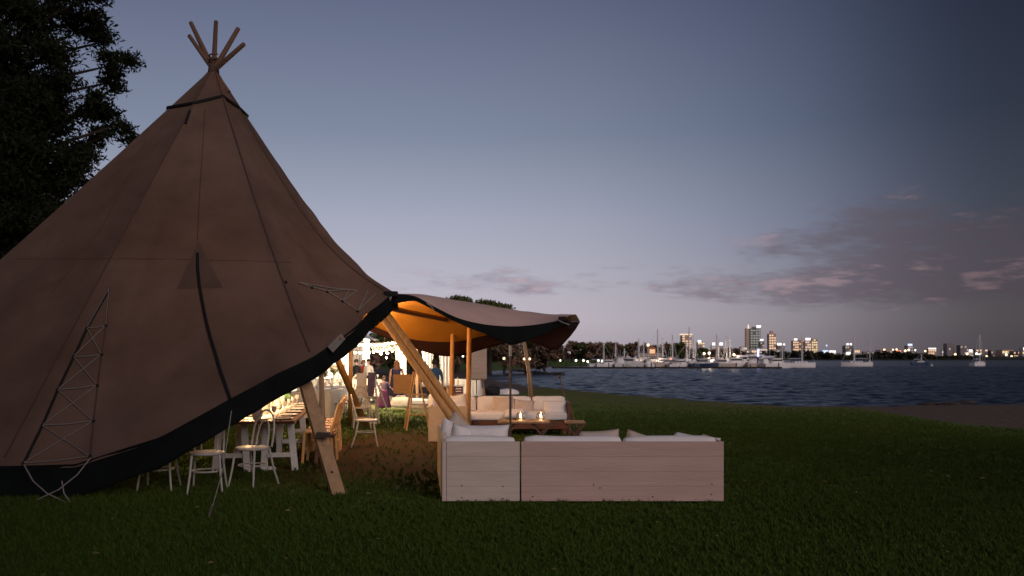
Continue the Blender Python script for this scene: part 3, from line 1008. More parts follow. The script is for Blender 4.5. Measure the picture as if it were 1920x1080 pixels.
RIDGE = [M_, P(800, 563, 15.9), P(870, 571, 16.3), P(940, 580, 16.6), P(1000, 588, 16.8), MR]
def aw(a, b):
    n_, r_, f_ = poly_eval(NEAR, a), poly_eval(RIDGE, a), poly_eval(FARP, a)
    p = n_ * ((1 - b) * (1 - 2 * b)) + r_ * (4 * b * (1 - b)) + f_ * (-b * (1 - 2 * b))
    p.z += (mnoise.noise(Vector((p.x * 1.3, p.y * 1.1, 0))) * 0.035 + mnoise.noise(Vector((p.x * 3.5, p.y * 2.1, 4))) * 0.012) * 4 * b * (1 - b)
    return p
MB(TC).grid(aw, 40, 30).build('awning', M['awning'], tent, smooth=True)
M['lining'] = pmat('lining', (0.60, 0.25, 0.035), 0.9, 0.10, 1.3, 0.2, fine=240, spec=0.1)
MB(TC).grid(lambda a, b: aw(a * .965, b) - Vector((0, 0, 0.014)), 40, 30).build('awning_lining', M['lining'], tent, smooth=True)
SKB = [0.17, 0.07, 0.06, 0.08, 0.15, 0.33, 0.20, 0.06]
def near_sk(i, j):
    p = poly_eval(NEAR, i)
    w = float(np.interp(i, np.linspace(0, 1, 8), SKB))
    n = mnoise.noise(Vector((i * 7, 0.5, 0))) * 0.03
    return p + Vector((0.02, -0.06 * j - 0.004 - n * j, -w * j))
MB(TC).grid(near_sk, 48, 6).build('awning_skirt', M['skirt'], tent, smooth=True, thick=0.005)
def far_sk(i, j):
    p = poly_eval(FARP, i)
    n = mnoise.noise(Vector((i * 6, 2.5, 0))) * 0.04
    w = float(np.interp(i, [0, .3, .5, .6, .8, .86, .93, 1], [.15, .16, .32, .33, .28, .30, .62, .03]))
    return p + Vector((0, 0.04 * j + n * j, -w * j - 0.002))
M['skirt_lit'] = pmat('skirt_lit', (0.026, 0.009, 0.007), 0.8, 0.25, 2.0, 0.3, fine=60, spec=0.15)  # skirt cloth reddened: the warm light inside is put into its colour
MB(TC).grid(far_sk, 60, 5).build('awning_skirt', M['skirt_lit'], tent, smooth=True, thick=0.005)
def side_sk(i, j):
    p = B_.lerp(E_, i)
    p.z -= 0.05 * math.sin(math.pi * i)
    w = 0.10 * (1 - i) + 0.10 * math.sin(math.pi * i) + 0.01
    return p + Vector((-0.05 * j * math.sin(math.pi * i), 0, -w * j))
MB(TC).grid(side_sk, 20, 6).build('awning_skirt', M['skirt_lit'], tent, smooth=True, thick=0.005)
# rolled pads on the corners
for q, w in ((P(733, 551.5, 12.95), 0.21), (P(1055, 598, 15.12), 0.15)):
    MB(TC).bbox(q, (w, 0.12, 0.085), 0.02).build('corner_pad', M['black_strap'], tent)
for pts in ([(690, 581, 12.85), (722, 562, 12.8), (734, 557, 12.85)], [(734, 557, 12.85), (722, 580, 12.8), (710, 603, 12.8)], [(721, 562, 12.8), (718, 582, 12.8), (708, 602, 12.8)],
            [(800, 568, 13.4), (808, 574, 13.42), (814, 582, 13.5)], [(1046, 600, 14.98), (1056, 605, 15.0), (1068, 609, 15.05)]):
    MB(TC).tube([P(*q) for q in pts], 0.010, 6).build('tie_rope', M['rope'], tent)
# ridge beam and upright poles
MB(TC).tube([P(726, 577, 13.3), P(852, 603, 18.2)], 0.045, 8).build('ridge_beam', M['dark_wood'], tent)
MB(TC).tube([P(845, 805, 18.08), P(849, 601, 18.08)], [0.048, 0.044], 10).build('prop_pole', M['pine'], tent, smooth=True)
f = G(877, 826); MB(TC).tube([f, P(880.5, 612, 15.6)], [0.050, 0.045], 10).build('prop_pole', M['pine'], tent, smooth=True)
f = G(656, 796); MB(TC).tube([f, P(658, 640, 19.0)], [0.05, 0.046], 10).build('prop_pole', M['pine'], tent, smooth=True)
MB(TC).tube([G(998, 772), P(992, 700, 24.2), P(983, 642, 24.2)], [0.075, 0.06, 0.05], 8).build('prop_pole', M['pine_pale'], tent, smooth=True)
f = G(957, 842); MB(TC).tube([f, P(957, 653, 14.45)], [0.022, 0.018], 8).build('hem_pole', M['metal_dark'], tent)
MB(TC).tube([P(957, 668, 14.45), P(957, 648, 14.45)], 0.026, 8).build('hem_pole_tip', M['steel'], tent)
for v in (695, 710):
    MB(TC).ball(P(957, v, 14.44), 0.034, 8, 5).build('hem_pole_clamp', M['metal_dark'], tent)
# guy rope pegged in front
MB(TC).tube([P(434, 770, 9.45), P(418, 880, 9.2), G(392, 972)], 0.006, 5).build('guy_rope', M['rope'], tent)
g = G(392, 973); MB(TC).tube([g + Vector((-.02, -.02, -.05)), g + Vector((.02, .02, .13))], 0.012, 6).build('peg', M['metal_dark'], tent)
for pts in ([(45, 871, 9.32), (62, 902, 9.2), (88, 925, 9.12), (128, 944, 9.06)], [(170, 858, 9.3), (145, 890, 9.2), (110, 918, 9.12), (55, 944, 9.1)], [(116, 902, 9.18), (120, 925, 9.1), (132, 942, 9.06)]):
    MB(TC).tube([P(*q) for q in pts], 0.007, 5).build('loose_rope', M['rope'], tent)

# ---- festoon lights strung through the tent
def festoon(label, ends, sag, nb, energy, light_every=3, rb=0.045):
    a, b = Vector(ends[0]), Vector(ends[1])
    t = thing('string_lights', label, 'lights', ((a.x + b.x) / 2, (a.y + b.y) / 2, 0))
    o = Vector(t.location)
    def at(s):
        p = a.lerp(b, s); p.z -= sag * 4 * s * (1 - s); return p
    MB(o).tube([at(k / 24) for k in range(25)], 0.007, 5).build('cable', M['black_strap'], t)
    for k in range(nb):
        p = at((k + 0.5) / nb)
        bo = MB(o).ball(p - Vector((0, 0, 0.07)), rb, 10, 7).build('bulb', M['bulb'], t, smooth=True)
        MB(o).tube([p, p - Vector((0, 0, 0.05))], 0.016, 6).build('socket', M['black_strap'], bo)
        if k % light_every == light_every // 2:
            point_light('bulb_light', p - o - Vector((0, 0, 0.12)), energy, (1.0, 0.60, 0.29), 0.06, t)
    return t
festoon('string of warm bulbs hung inside the tipi above the dining table', ((-3.8, 12.2, 2.45), (-4.9, 17.0, 2.9)), 0.2, 9, 50)
festoon('string of warm bulbs inside the tipi towards the awning', (P(724, 570, 14.3), P(702, 575, 17.4)), 0.03, 9, 78)
festoon('long string of glowing bulbs under the far tipi edge', ((-4.9, 24.0, 2.10), (-3.3, 25.5, 2.12)), 0.14, 17, 110, 6, .042)
festoon('farther string of glowing bulbs in front of the marquee', ((-6.2, 29.0, 1.95), (-3.9, 29.4, 2.05)), 0.22, 15, 100, 6, .045)

# ================================================================== lounge: sofas, cushions, tables
def pillow(name, label, mat, w, h, d, loc, rx=0.0, ry=0.0, rz=0.0, group=None, n=14, seed=0):
    verts, faces = [], []
    idx = {}
    rnd = random.Random(seed)
    for sgn in (1, -1):
        for i in range(n + 1):
            for j in range(n + 1):
                x, z = i / n * 2 - 1, j / n * 2 - 1
                edge = i in (0, n) or j in (0, n)
                if edge and sgn == -1:
                    idx[sgn, i, j] = idx[1, i, j]; continue
                prof = ((1 - x ** 4) * (1 - z ** 4)) ** 0.5
                pin = 1 - 0.07 * (1 - abs(x) ** 2) * abs(z) ** 2
                pin2 = 1 - 0.07 * (1 - abs(z) ** 2) * abs(x) ** 2
                nn = mnoise.noise(Vector((x * 2 + seed, z * 2, sgn))) * 0.16
                idx[sgn, i, j] = len(verts)
                verts.append((x * w / 2 * pin2, sgn * d / 2 * prof * (1 + nn), z * h / 2 * pin))
    for sgn in (1, -1):
        for i in range(n):
            for j in range(n):
                q = (idx[sgn, i, j], idx[sgn, i + 1, j], idx[sgn, i + 1, j + 1], idx[sgn, i, j + 1])
                faces.append(q if sgn == -1 else q[::-1])
    o = new_mesh_obj(name, verts, faces, mat, None, True)
    o.location = loc
    o.rotation_euler = (rx, ry, rz)
    return tag(o, label, 'cushion', group)

def soft_box(mb, c, s, b=0.05, bulge=0.02, rz=0.0):
    """upholstered slab: rounded edges, slightly crowned"""
    n = 10
    hx, hy, hz = s[0] / 2, s[1] / 2, s[2] / 2
    bm = bmesh.new()
    bmesh.ops.create_cube(bm, size=2.0)
    bmesh.ops.subdivide_edges(bm, edges=bm.edges[:], cuts=7, use_grid_fill=True)
    bm.verts.index_update()
    rot = Matrix.Rotation(rz, 3, 'Z')
    pts = []
    for v in bm.verts:
        x, y, z = v.co
        q = Vector((x * hx, y * hy, z * hz))
        # round the edges
        inner = Vector((max(-hx + b, min(hx - b, q.x)), max(-hy + b, min(hy - b, q.y)), max(-hz + b, min(hz - b, q.z))))
        dlt = q - inner
        if dlt.length > 1e-6:
            q = inner + dlt.normalized() * min(b, dlt.length)
        q.z += bulge * (1 - x * x) * (1 - y * y) * (1 if z > 0 else 0)
        q.z += mnoise.noise(Vector((q.x * 3 + c[0], q.y * 3 + c[1], 1))) * 0.008
        pts.append(rot @ q + Vector(c))
    mb.add(pts, [tuple(v.index for v in f.verts) for f in bm.faces])
    bm.free()
    return mb

YF, HS = 9.12, 0.65
def wx(u, Y=YF):
    return (u - HU) / FPX * Y
# --- near corner sofa (left module with its arm running back)
x0, x1 = wx(829), wx(974.5)
ns = thing('corner_sofa', 'whitewashed wooden corner sofa, the shorter piece whose left arm runs back beside the tent legs', 'sofa', (x0, YF, 0))
o = Vector(ns.location)
def boards(mb_parent, name, mat, xa, xb, y, z0, z1, n, th, o):
    h = (z1 - z0) / n
    for k in range(n):
        MB(o).bbox(((xa + xb) / 2, y + th / 2 + random.uniform(-.0008, .0008), z0 + h * (k + .5)), (xb - xa, th, h - 0.0014), 0.001).build(name, mat, mb_parent)
bp = MB(o).box(((x0 + x1) / 2, YF + 0.035, 0.325), (x1 - x0 - 0.03, 0.02, 0.62)).build('back_panel', M['whitewash'], ns)
boards(bp, 'board', M['whitewash'], x0 + 0.048, x1, YF, 0.012, HS, 4, 0.024, o)
MB(o).bbox((x0 + 0.022, YF + 0.012, 0.331), (0.042, 0.030, 0.638), 0.003).build('corner_post', M['whitewash'], ns)
for u, v in ((866, 911), (943, 912), (866, 933), (943, 935)):
    q = P(u, v, YF - 0.001); MB(o).ball(q, 0.008, 8, 5, (1, .35, 1)).build('screw', M['screw'], ns)
MB(o).box(((x0 + x1) / 2, YF + 0.42, 0.16), (x1 - x0 - 0.05, 0.70, 0.30)).build('seat_base', M['ply'], ns)
mb = MB(o); soft_box(mb, ((x0 + x1) / 2 - 0.02, YF + 0.13, 0.515), (x1 - x0 - 0.06, 0.15, 0.37), 0.06, 0.0); mb.build('back_cushion', M['linen'], ns, True)
# arm running back and slightly left
ax0, ay0, ax1, ay1 = x0 + 0.004, YF + 0.03, wx(822, 11.45), 11.45
ang = math.atan2(ay1 - ay0, ax1 - ax0)
L = math.hypot(ay1 - ay0, ax1 - ax0)
arm_c = Vector(((ax0 + ax1) / 2, (ay0 + ay1) / 2, 0))
nrm = Vector((math.sin(ang), -math.cos(ang), 0))         # to the right of the arm (inside the L)
for k in range(4):
    h = (HS - 0.012) / 4
    MB(o).bbox(arm_c + Vector((0, 0, 0.012 + h * (k + .5))), (L, 0.026, h - 0.0025), 0.0016, ang).build('side_board', M['ply'], ns)
MB(o).box(arm_c + nrm * 0.04 + Vector((0, 0, HS - 0.028)), (L, 0.05, 0.05), ang).build('top_rail', M['white_paint'], ns)
MB(o).box(arm_c + nrm * 0.46 + Vector((0, 0, 0.16)), (L - 0.5, 0.78, 0.30), ang).build('seat_base', M['ply'], ns)
mb = MB(o); soft_box(mb, arm_c + nrm * 0.48 + Vector((0, 0, 0.385)), (L - 0.4, 0.74, 0.15), 0.05, 0.02, ang); mb.build('seat_cushion', M['linen'], ns, True)
mb = MB(o); soft_box(mb, ((x0 + x1) / 2 + 0.06, YF + 0.52, 0.385), (x1 - x0 - 0.14, 0.56, 0.15), 0.05, 0.015); mb.build('seat_cushion', M['linen'], ns, True)
# --- near long sofa
x2, x3 = wx(977.5), wx(1357)
ls = thing('long_sofa', 'long whitewashed wooden sofa seen from behind at the right end of the lounge', 'sofa', (x2, YF, 0))
o = Vector(ls.location)
bp = MB(o).box(((x2 + x3) / 2, YF + 0.035, 0.325), (x3 - x2 - 0.03, 0.02, 0.62)).build('back_panel', M['whitewash_pink'], ls)
boards(bp, 'board', M['whitewash_pink'], x2, x3, YF, 0.012, HS, 4, 0.024, o)
for u, v in ((999, 931), (1113, 909), (1125, 915), (1224, 931), (1335, 908), (1334, 927)):
    q = P(u, v, YF - 0.001); MB(o).ball(q, 0.008, 8, 5, (1, .35, 1)).build('screw', M['screw'], ls)
MB(o).bbox((x3 - 0.013, YF + 0.47, 0.325), (0.026, 0.88, 0.645), 0.003).build('end_panel', M['whitewash_pink'], ls)
MB(o).box(((x2 + x3) / 2, YF + 0.47, 0.16), (x3 - x2 - 0.06, 0.80, 0.30)).build('seat_base', M['ply'], ls)
cuts = [x2 + 0.015, wx(1169), x3 - 0.05]
for a, b in zip(cuts[:-1], cuts[1:]):
    mb = MB(o); soft_box(mb, ((a + b) / 2, YF + 0.13, 0.515), (b - a - 0.02, 0.16, 0.37), 0.06, 0.0); mb.build('back_cushion', M['linen'], ls, True)
    mb = MB(o); soft_box(mb, ((a + b) / 2, YF + 0.54, 0.385), (b - a - 0.02, 0.62, 0.15), 0.05, 0.015); mb.build('seat_cushion', M['linen'], ls, True)
# loose cushions on the near sofas
pillow('cushion', 'pale grey bolster-like cushion lying across the near corner seat', M['linen'], 0.60, 0.34, 0.22, P(907, 823, 9.95), R(8), 0, R(2), seed=3)
pillow('cushion', 'white cushion leaning left of the bolster-like cushion on the near corner sofa', M['linen'], 0.34, 0.32, 0.18, P(868, 824, 9.85), R(-6), R(14), R(38), seed=5)
pillow('cushion', 'white cushion standing highest against the twin tent legs', M['beige_linen'], 0.34, 0.36, 0.16, P(856, 806, 10.6), R(-5), R(38), R(45), seed=8)
pillow('cushion', 'small white cushion tucked against the lit rail of the corner sofa arm', M['linen'], 0.34, 0.34, 0.15, P(841, 812, 10.5), 0, R(10), R(75), seed=11)
pillow('cushion', 'beige cushion with level top edge standing behind the long sofa back', M['beige_linen'], 0.46, 0.40, 0.14, P(1125, 840, 9.42), R(-8), R(-3), R(4), seed=14)
pillow('cushion', 'beige cushion whose pointed corner slopes down to the right on the long sofa', M['beige_linen'], 0.44, 0.40, 0.14, P(1204, 847, 9.42), R(-8), R(16), R(-5), seed=17)
pillow('cushion', 'white rounded cushion at the right end of the long sofa', M['linen'], 0.52, 0.42, 0.18, P(1304, 850, 9.45), R(-10), R(8), R(-3), seed=21)

# --- far sofa
fx0, fx1, fy0, fy1 = wx(803, 15.7), wx(1062, 17.9), 15.7, 18.0
fs = thing('far_sofa', 'L-shaped plywood sofa with white cushions under the awning, facing the camera', 'sofa', (fx0, fy0, 0))
o = Vector(fs.location)
MB(o).bbox((fx0 + 0.36, fy0 + 0.015, 0.325), (0.72, 0.03, 0.65), 0.004).build('end_panel', M['ply'], fs)
MB(o).bbox((fx0 + 0.015, (fy0 + fy1) / 2 + 0.02, 0.325), (0.03, fy1 - fy0 - 0.02, 0.65), 0.004).build('side_panel', M['ply'], fs)
MB(o).bbox(((fx0 + fx1) / 2, fy1 - 0.01, 0.325), (fx1 - fx0 - 0.06, 0.03, 0.65), 0.004).build('back_panel', M['ply'], fs)
MB(o).box((fx0 + 0.40, fy0 + 0.90, 0.15), (0.70, 1.70, 0.28)).build('seat_base', M['dark_wood'], fs)
MB(o).box(((fx0 + fx1) / 2 + 0.36, fy1 - 0.44, 0.19), (fx1 - fx0 - 0.80, 0.80, 0.16)).build('seat_base', M['dark_wood'], fs)
for xx in (fx0 + 0.85, fx1 - 0.08):
    for yy in (fy1 - 0.78, fy1 - 0.1):
        MB(o).box((xx, yy, 0.06), (0.07, 0.07, 0.12)).build('leg', M['dark_wood'], fs)
mb = MB(o); soft_box(mb, (fx0 + 0.40, fy0 + 0.75, 0.37), (0.66, 1.36, 0.16), 0.05, 0.02); mb.build('seat_cushion', M['linen'], fs, True)
mb = MB(o); soft_box(mb, ((fx0 + fx1) / 2 + 0.02, fy1 - 0.48, 0.36), (fx1 - fx0 - 0.10, 0.76, 0.18), 0.06, 0.02); mb.build('seat_cushion', M['linen'], fs, True)
for a, b in ((fx0 + 0.06, fx0 + 0.80), (fx0 + 0.80, fx0 + 1.95), (fx0 + 1.95, fx1 - 0.02)):
    mb = MB(o); soft_box(mb, ((a + b) / 2, fy1 - 0.14, 0.56), (b - a - 0.02, 0.18, 0.36), 0.07, 0.0); mb.build('back_cushion', M['linen'], fs, True)
MB(o).beam((fx1 + 0.02, fy1 - 0.8, 0.62), (fx1 + 0.02, fy1, 0.62), 0.04, 0.04).beam((fx1 + 0.02, fy1 - 0.8, 0.0), (fx1 + 0.02, fy1 - 0.74, 0.62), 0.04, 0.04).beam((fx1 + 0.02, fy1 - 0.02, 0.0), (fx1 + 0.02, fy1 - 0.02, 0.62), 0.04, 0.04).build('arm_frame', M['dark_wood'], fs)
pillow('cushion', 'tan square cushion, left of the two on the far sofa', M['beige_linen'], 0.42, 0.40, 0.14, P(944, 762, 17.4), R(-14), R(-2), R(-6), seed=31)
pillow('cushion', 'tan square cushion, right of the two on the far sofa', M['beige_linen'], 0.44, 0.36, 0.14, P(982, 766, 17.4), R(-16), R(5), R(6), seed=33)
pillow('cushion', 'white cushion lying flat in front of the tan cushions on the far sofa', M['linen'], 0.46, 0.26, 0.14, P(966, 776, 17.1), R(-60), 0, 0, seed=36)
pillow('cushion', 'white cushion at the right end of the far sofa', M['linen'], 0.50, 0.32, 0.18, P(1040, 766, 17.4), R(-14), 0, R(8), seed=38)
pillow('cushion', 'white cushion on the left arm of the far sofa behind the slanting legs', M['linen'], 0.42, 0.34, 0.15, P(815, 757, 16.6), R(-6), R(10), R(70), seed=41)
pillow('cushion', 'white cushion in the left corner of the far sofa', M['linen'], 0.46, 0.36, 0.16, P(856, 757, 17.3), R(-10), R(-8), R(16), seed=43)

# --- low cross-legged tables with candles
def x_table(label, a, b, depth, ztop, mat_top, ends=True, name='low_table'):
    a, b = Vector(a), Vector(b)
    t = thing(name, label, 'table', (a.x, a.y, 0))
    o = Vector(t.location)
    n = 4
    for k in range(n):
        yy = a.y + depth * (k + .5) / n
        MB(o).bbox(((a.x + b.x) / 2, yy, ztop - 0.015), (b.x - a.x, depth / n - 0.012, 0.03), 0.004).build('slat', mat_top, t)
    xs = (a.x + 0.16, b.x - 0.14) if ends else ((a.x + b.x) / 2,)
    hw = 0.17
    for xx in xs:
        for yy, dy in ((a.y + 0.05, 0.0), (a.y + depth - 0.05, 0.0)):
            MB(o).beam((xx - hw, yy, 0.0), (xx + hw, yy, ztop - 0.03), 0.03, 0.035, (0, 1, 0)).build('leg', M['old_wood'], t)
            MB(o).beam((xx + hw, yy + 0.036, 0.0), (xx - hw, yy + 0.036, ztop - 0.03), 0.03, 0.035, (0, 1, 0)).build('leg', M['old_wood'], t)
        MB(o).beam((xx, a.y + 0.05, ztop * 0.5), (xx, a.y + depth - 0.05, ztop * 0.5), 0.025, 0.025).build('stretcher', M['old_wood'], t)
    return t
zt = 0.45
Yt = (CAMH - zt) * FPX / (790 - HV)
x_table('low slatted wooden table with crossed legs carrying two glass candle holders', (wx(933, Yt), Yt - 0.1, 0), (wx(1031, Yt), Yt - 0.1, 0), 0.55, zt, M['pine_pale'])
x_table('small cross-legged wooden stool right of the candle table', (wx(1060, Yt), Yt - 0.1, 0), (wx(1097, Yt), Yt - 0.1, 0), 0.40, zt, M['pine_pale'], False, 'low_stool')
M['lantern_glass'] = pmat('lantern_glass', (0.9, 0.75, 0.55), 0.15, 0.05, 20, emit=(1.0, 0.60, 0.28), estr=0.9)
for k, u in enumerate((976, 1014)):
    q = Vector((wx(u, Yt + 0.15), Yt + 0.15, zt))
    t = thing('candle_lantern', ('faceted glass candle holder, the left one on the low table', 'faceted glass candle holder, the right one on the low table')[k], 'candle holder', q, 0, 'glass candle holders')
    bm = bmesh.new(); bmesh.ops.create_icosphere(bm, subdivisions=1, radius=0.085)
    bm.verts.index_update()
    vs = [v.co.copy() for v in bm.verts]
    fsx = [tuple(v.index for v in f.verts) for f in bm.faces if f.calc_center_median().z < 0.055]
    edges = [(e.verts[0].co.copy(), e.verts[1].co.copy()) for e in bm.edges]
    bm.free()
    mb = MB()
    for a, b in edges:
        mb.tube([a + Vector((0, 0, .085)), b + Vector((0, 0, .085))], 0.0045, 4)
    mb.build('frame', M['metal_dark'], t)
    MB().lathe([(0.03, 0.0), (0.03, 0.06), (0.025, 0.062)], n=12).build('candle', M['wax'], t)
    MB().lathe([(0.004, 0.062), (0.014, 0.085), (0.011, 0.105), (0.001, 0.135)], n=8).build('flame', M['flame'], t)
    point_light('candle_light', (0, 0, 0.16), 1.6, (1.0, 0.55, 0.22), 0.03, t)

# leaning stake by the far sofa
st = thing('stake', 'thin dark stake leaning beside the right end of the far sofa', 'stake', G(1076, 806))
o = Vector(st.location)
tip = P(1049, 706, G(1076, 806).y + 0.2)
MB(o).tube([o, tip], [0.016, 0.012], 6).build('shaft', M['metal_dark'], st)
MB(o).ball(tip, 0.03, 8, 6, (1, 1, 1.4)).build('tip', M['metal_dark'], st)
# frame leaning by the sofa arm
st2 = thing('folded_stand', 'folded wooden stand leaning at the right arm of the far sofa', 'stand', G(1082, 800))
o = Vector(st2.location)
MB(o).beam(o, P(1066, 752, o.y), 0.03, 0.03).build('leg', M['old_wood'], st2)
MB(o).beam(G(1068, 806) , P(1064, 750, o.y), 0.03, 0.03).build('leg', M['old_wood'], st2)

# ================================================================== dining table and chairs under the tent
TR = R(9.3)                                   # the table runs away, a little to the left
tb = thing('dining_table', 'long trestle dining table with dark top and white legs under the tent edge', 'table', (-3.42, 11.2, 0), TR)
TW, TL, TZ = 1.10, 4.8, 0.71
for k in range(6):
    w = TW / 6
    MB().bbox((-TW / 2 + w * (k + .5), TL / 2, TZ - 0.02), (w - 0.006, TL, 0.04), 0.004).build('plank', M['dark_wood'], tb)
for yy in (0.40, 2.3, 4.3):
    for sx in (-1, 1):
        for dxx, lean in ((0.46, 0.06), (0.15, -0.05)):
            MB().beam((sx * (dxx + lean), yy + 0.05 * sx, 0.0), (sx * dxx, yy, TZ - 0.04), 0.085, 0.05, (0, 1, 0)).build('leg', M['white_paint'], tb)
        MB().beam((sx * 0.16, yy, 0.22), (sx * 0.48, yy, 0.22), 0.045, 0.06).build('stretcher', M['white_paint'], tb)
# runner, plates, glasses, flowers on it: each its own thing
def at_table(x, y, z=TZ):
    return Vector((-3.42 + x * math.cos(TR) - y * math.sin(TR), 11.2 + x * math.sin(TR) + y * math.cos(TR), z))
rn = MB().grid(lambda i, j: Vector((-0.22 + 0.44 * i, 0.35 + 4.2 * j, 0.004 + 0.004 * mnoise.noise(Vector((i * 3, j * 20, 0))))), 4, 40).build('table_runner', M['cloth'], None, True, thick=0.003)
rn.location = at_table(0, 0); rn.rotation_euler = (0, 0, TR); tag(rn, 'white cloth runner along the middle of the long dining table', 'runner')
def plate_proto():
    t = thing('place_setting', '', 'place setting', (0, 0, 0))
    MB().lathe([(0.06, 0.0), (0.10, 0.006), (0.135, 0.02), (0.13, 0.022), (0.09, 0.011), (0.005, 0.009)], n=18).build('plate', M['ceramic'], t)
    MB().box((0, 0, 0.028), (0.05, 0.20, 0.014)).build('napkin', M['cloth'], t)
    MB().lathe([(0.03, 0.0), (0.004, 0.006), (0.004, 0.08), (0.032, 0.11), (0.035, 0.17), (0.030, 0.17), (0.027, 0.112), (0.004, 0.10)], (0.13, 0.14, 0), 12).build('wine_glass', M['ceramic'], t)
    return t
pp = plate_proto()
k = 0
for sx, side in ((1, 'right'), (-1, 'left')):
    for i in range(6):
        t = pp if k == 0 else copy_tree(pp)
        t.location = at_table(sx * 0.38, 0.30 + 0.72 * i); t.rotation_euler = (0, 0, TR + (R(90) if sx > 0 else R(-90)))
        tag(t, '%s place setting from the near end on the %s side of the dining table' % (ORD[i], side), 'place setting', 'place settings on the dining table')
        k += 1
def vase(label, loc, mat, n, spread, h, seed, leafmat=None, size=0.03):
    t = thing('flower_vase', label, 'flowers', loc)
    MB().lathe([(0.05, 0), (0.075, 0.06), (0.06, 0.15), (0.035, 0.19), (0.045, 0.22)], n=14).build('vase', M['ceramic'], t)
    sm = MB()
    rnd = random.Random(seed); cl = []
    for q in range(14):
        a = rnd.uniform(0, 6.28); r = rnd.uniform(0.1, 1) * spread; z = 0.2 + h * rnd.uniform(0.45, 1)
        p = Vector((r * math.cos(a), r * math.sin(a), z)); cl.append((p, (0.055, 0.055, 0.05)))
        sm.tube([(0, 0, 0.18), p * 0.5 + Vector((0, 0, 0.12)), p], [0.004, 0.003, 0.002], 4)
    sm.build('stem', M['green_leaf'], t)
    leaf_cloud('bloom', cl, n, size, mat, t, shell=0.2, seed=seed, aspect=0.7)
    if leafmat:
        leaf_cloud('foliage', [(c * 0.85, (0.07, 0.07, 0.06)) for c, r in cl], n // 2, size, leafmat, t, shell=0.2, seed=seed + 1)
    return t
vase('vase of dried brown flowers at the near end of the dining table', at_table(0.02, 0.42), M['dried'], 500, 0.14, 0.16, 4)
vase('white and green flowers in the middle of the dining table', at_table(0.0, 1.5), M['white_flower'], 700, 0.28, 0.34, 5, M['green_leaf'])
vase('tall pale pampas flowers towards the far half of the dining table', at_table(0.05, 2.6), M['white_flower'], 800, 0.30, 0.55, 6, M['dried'])
vase('white flowers at the far end of the dining table', at_table(0.0, 3.7), M['white_flower'], 800, 0.34, 0.55, 9, M['green_leaf'])

# glowing lanterns among the settings
for i, yy in enumerate((0.85, 2.05, 3.2)):
    t = thing('table_lantern', '%s glowing lantern from the near end on the dining table' % ORD[i], 'lantern', at_table(-0.12, yy), 0, 'lanterns on the dining table')
    MB().lathe([(0.06, 0), (0.06, 0.015)], n=10).build('base', M['metal_dark'], t)
    for a in range(4):
        MB().beam((0.05 * math.cos(a * 1.57), 0.05 * math.sin(a * 1.57), 0.015), (0.05 * math.cos(a * 1.57), 0.05 * math.sin(a * 1.57), 0.2), 0.006, 0.006).build('post', M['metal_dark'], t)
    MB().lathe([(0.065, 0.2), (0.02, 0.25)], n=10).build('cap', M['metal_dark'], t)
    MB().lathe([(0.03, 0.016), (0.03, 0.12)], n=10).build('candle', M['wax'], t)
    MB().lathe([(0.004, 0.122), (0.014, 0.14), (0.001, 0.185)], n=8).build('flame', M['flame'], t)
    point_light('lantern_light', (0, 0, 0.31), 34, (1.0, 0.62, 0.28), 0.05, t)

# low dark bench beside the table
bn = thing('bench', 'dark red wooden bench on the right side of the dining table', 'bench', (-2.72, 12.4, 0), TR)
MB().bbox((0, 0.55, 0.42), (0.30, 1.15, 0.035), 0.005).build('seat', M['dark_wood'], bn)
for yy in (0.12, 0.98):
    for sx in (-1, 1):
        MB().beam((sx * 0.13, yy, 0), (sx * 0.10, yy, 0.40), 0.05, 0.04).build('leg', M['dark_wood'], bn)
# white stand with round foot in front of the table
ws = thing('white_stand', 'slim white post on a flat white foot in front of the table legs', 'stand', G(500, 880))
MB().lathe([(0.13, 0.0), (0.13, 0.02), (0.11, 0.035), (0.03, 0.04)], n=18, sy=0.7).build('foot', M['white_paint'], ws)
MB().tube([(0, 0, 0.03), (0.0, 0, 0.40), (0.02, 0, 0.66)], 0.018, 8).build('post', M['white_paint'], ws)

# ---- bentwood chair
def bentwood():
    t = thing('bentwood_chair', '', 'chair')
    r = 0.20
    MB().lathe([(0.0, 0.435), (0.185, 0.435), (0.205, 0.445), (0.205, 0.462), (0.185, 0.470), (0.0, 0.472)], n=24).build('seat', M['chair_paint'], t, True)
    for sx in (-1, 1):
        MB().tube([(sx * 0.15, -0.13, 0.44), (sx * 0.165, -0.16, 0.22), (sx * 0.19, -0.20, 0.0)], [0.014, 0.013, 0.010], 8).build('leg', M['chair_paint'], t)
        MB().tube([(sx * 0.15, 0.13, 0.44), (sx * 0.17, 0.18, 0.2), (sx * 0.19, 0.25, 0.0)], [0.014, 0.013, 0.010], 8).build('leg', M['chair_paint'], t)
    pts = [(0.165 * math.cos(a), 0.165 * math.sin(a), 0.25) for a in np.linspace(0, 6.283, 25)]
    MB().tube(pts, 0.010, 6, False).build('leg_ring', M['chair_paint'], t)
    def hoop(w, h, lean, rad):
        q = []
        for a in np.linspace(0, math.pi, 21):
            x = -w * math.cos(a); z = 0.46 + h * math.sin(a) ** 0.75
            q.append((x * (0.86 + 0.14 * math.sin(a)), 0.16 + lean * (z - 0.46), z))
        return MB().tube(q, rad, 8)
    hoop(0.185, 0.44, 0.22, 0.012).build('back_hoop', M['chair_paint'], t)
    hoop(0.10, 0.32, 0.22, 0.010).build('inner_hoop', M['chair_paint'], t)
    return t
bc = bentwood()
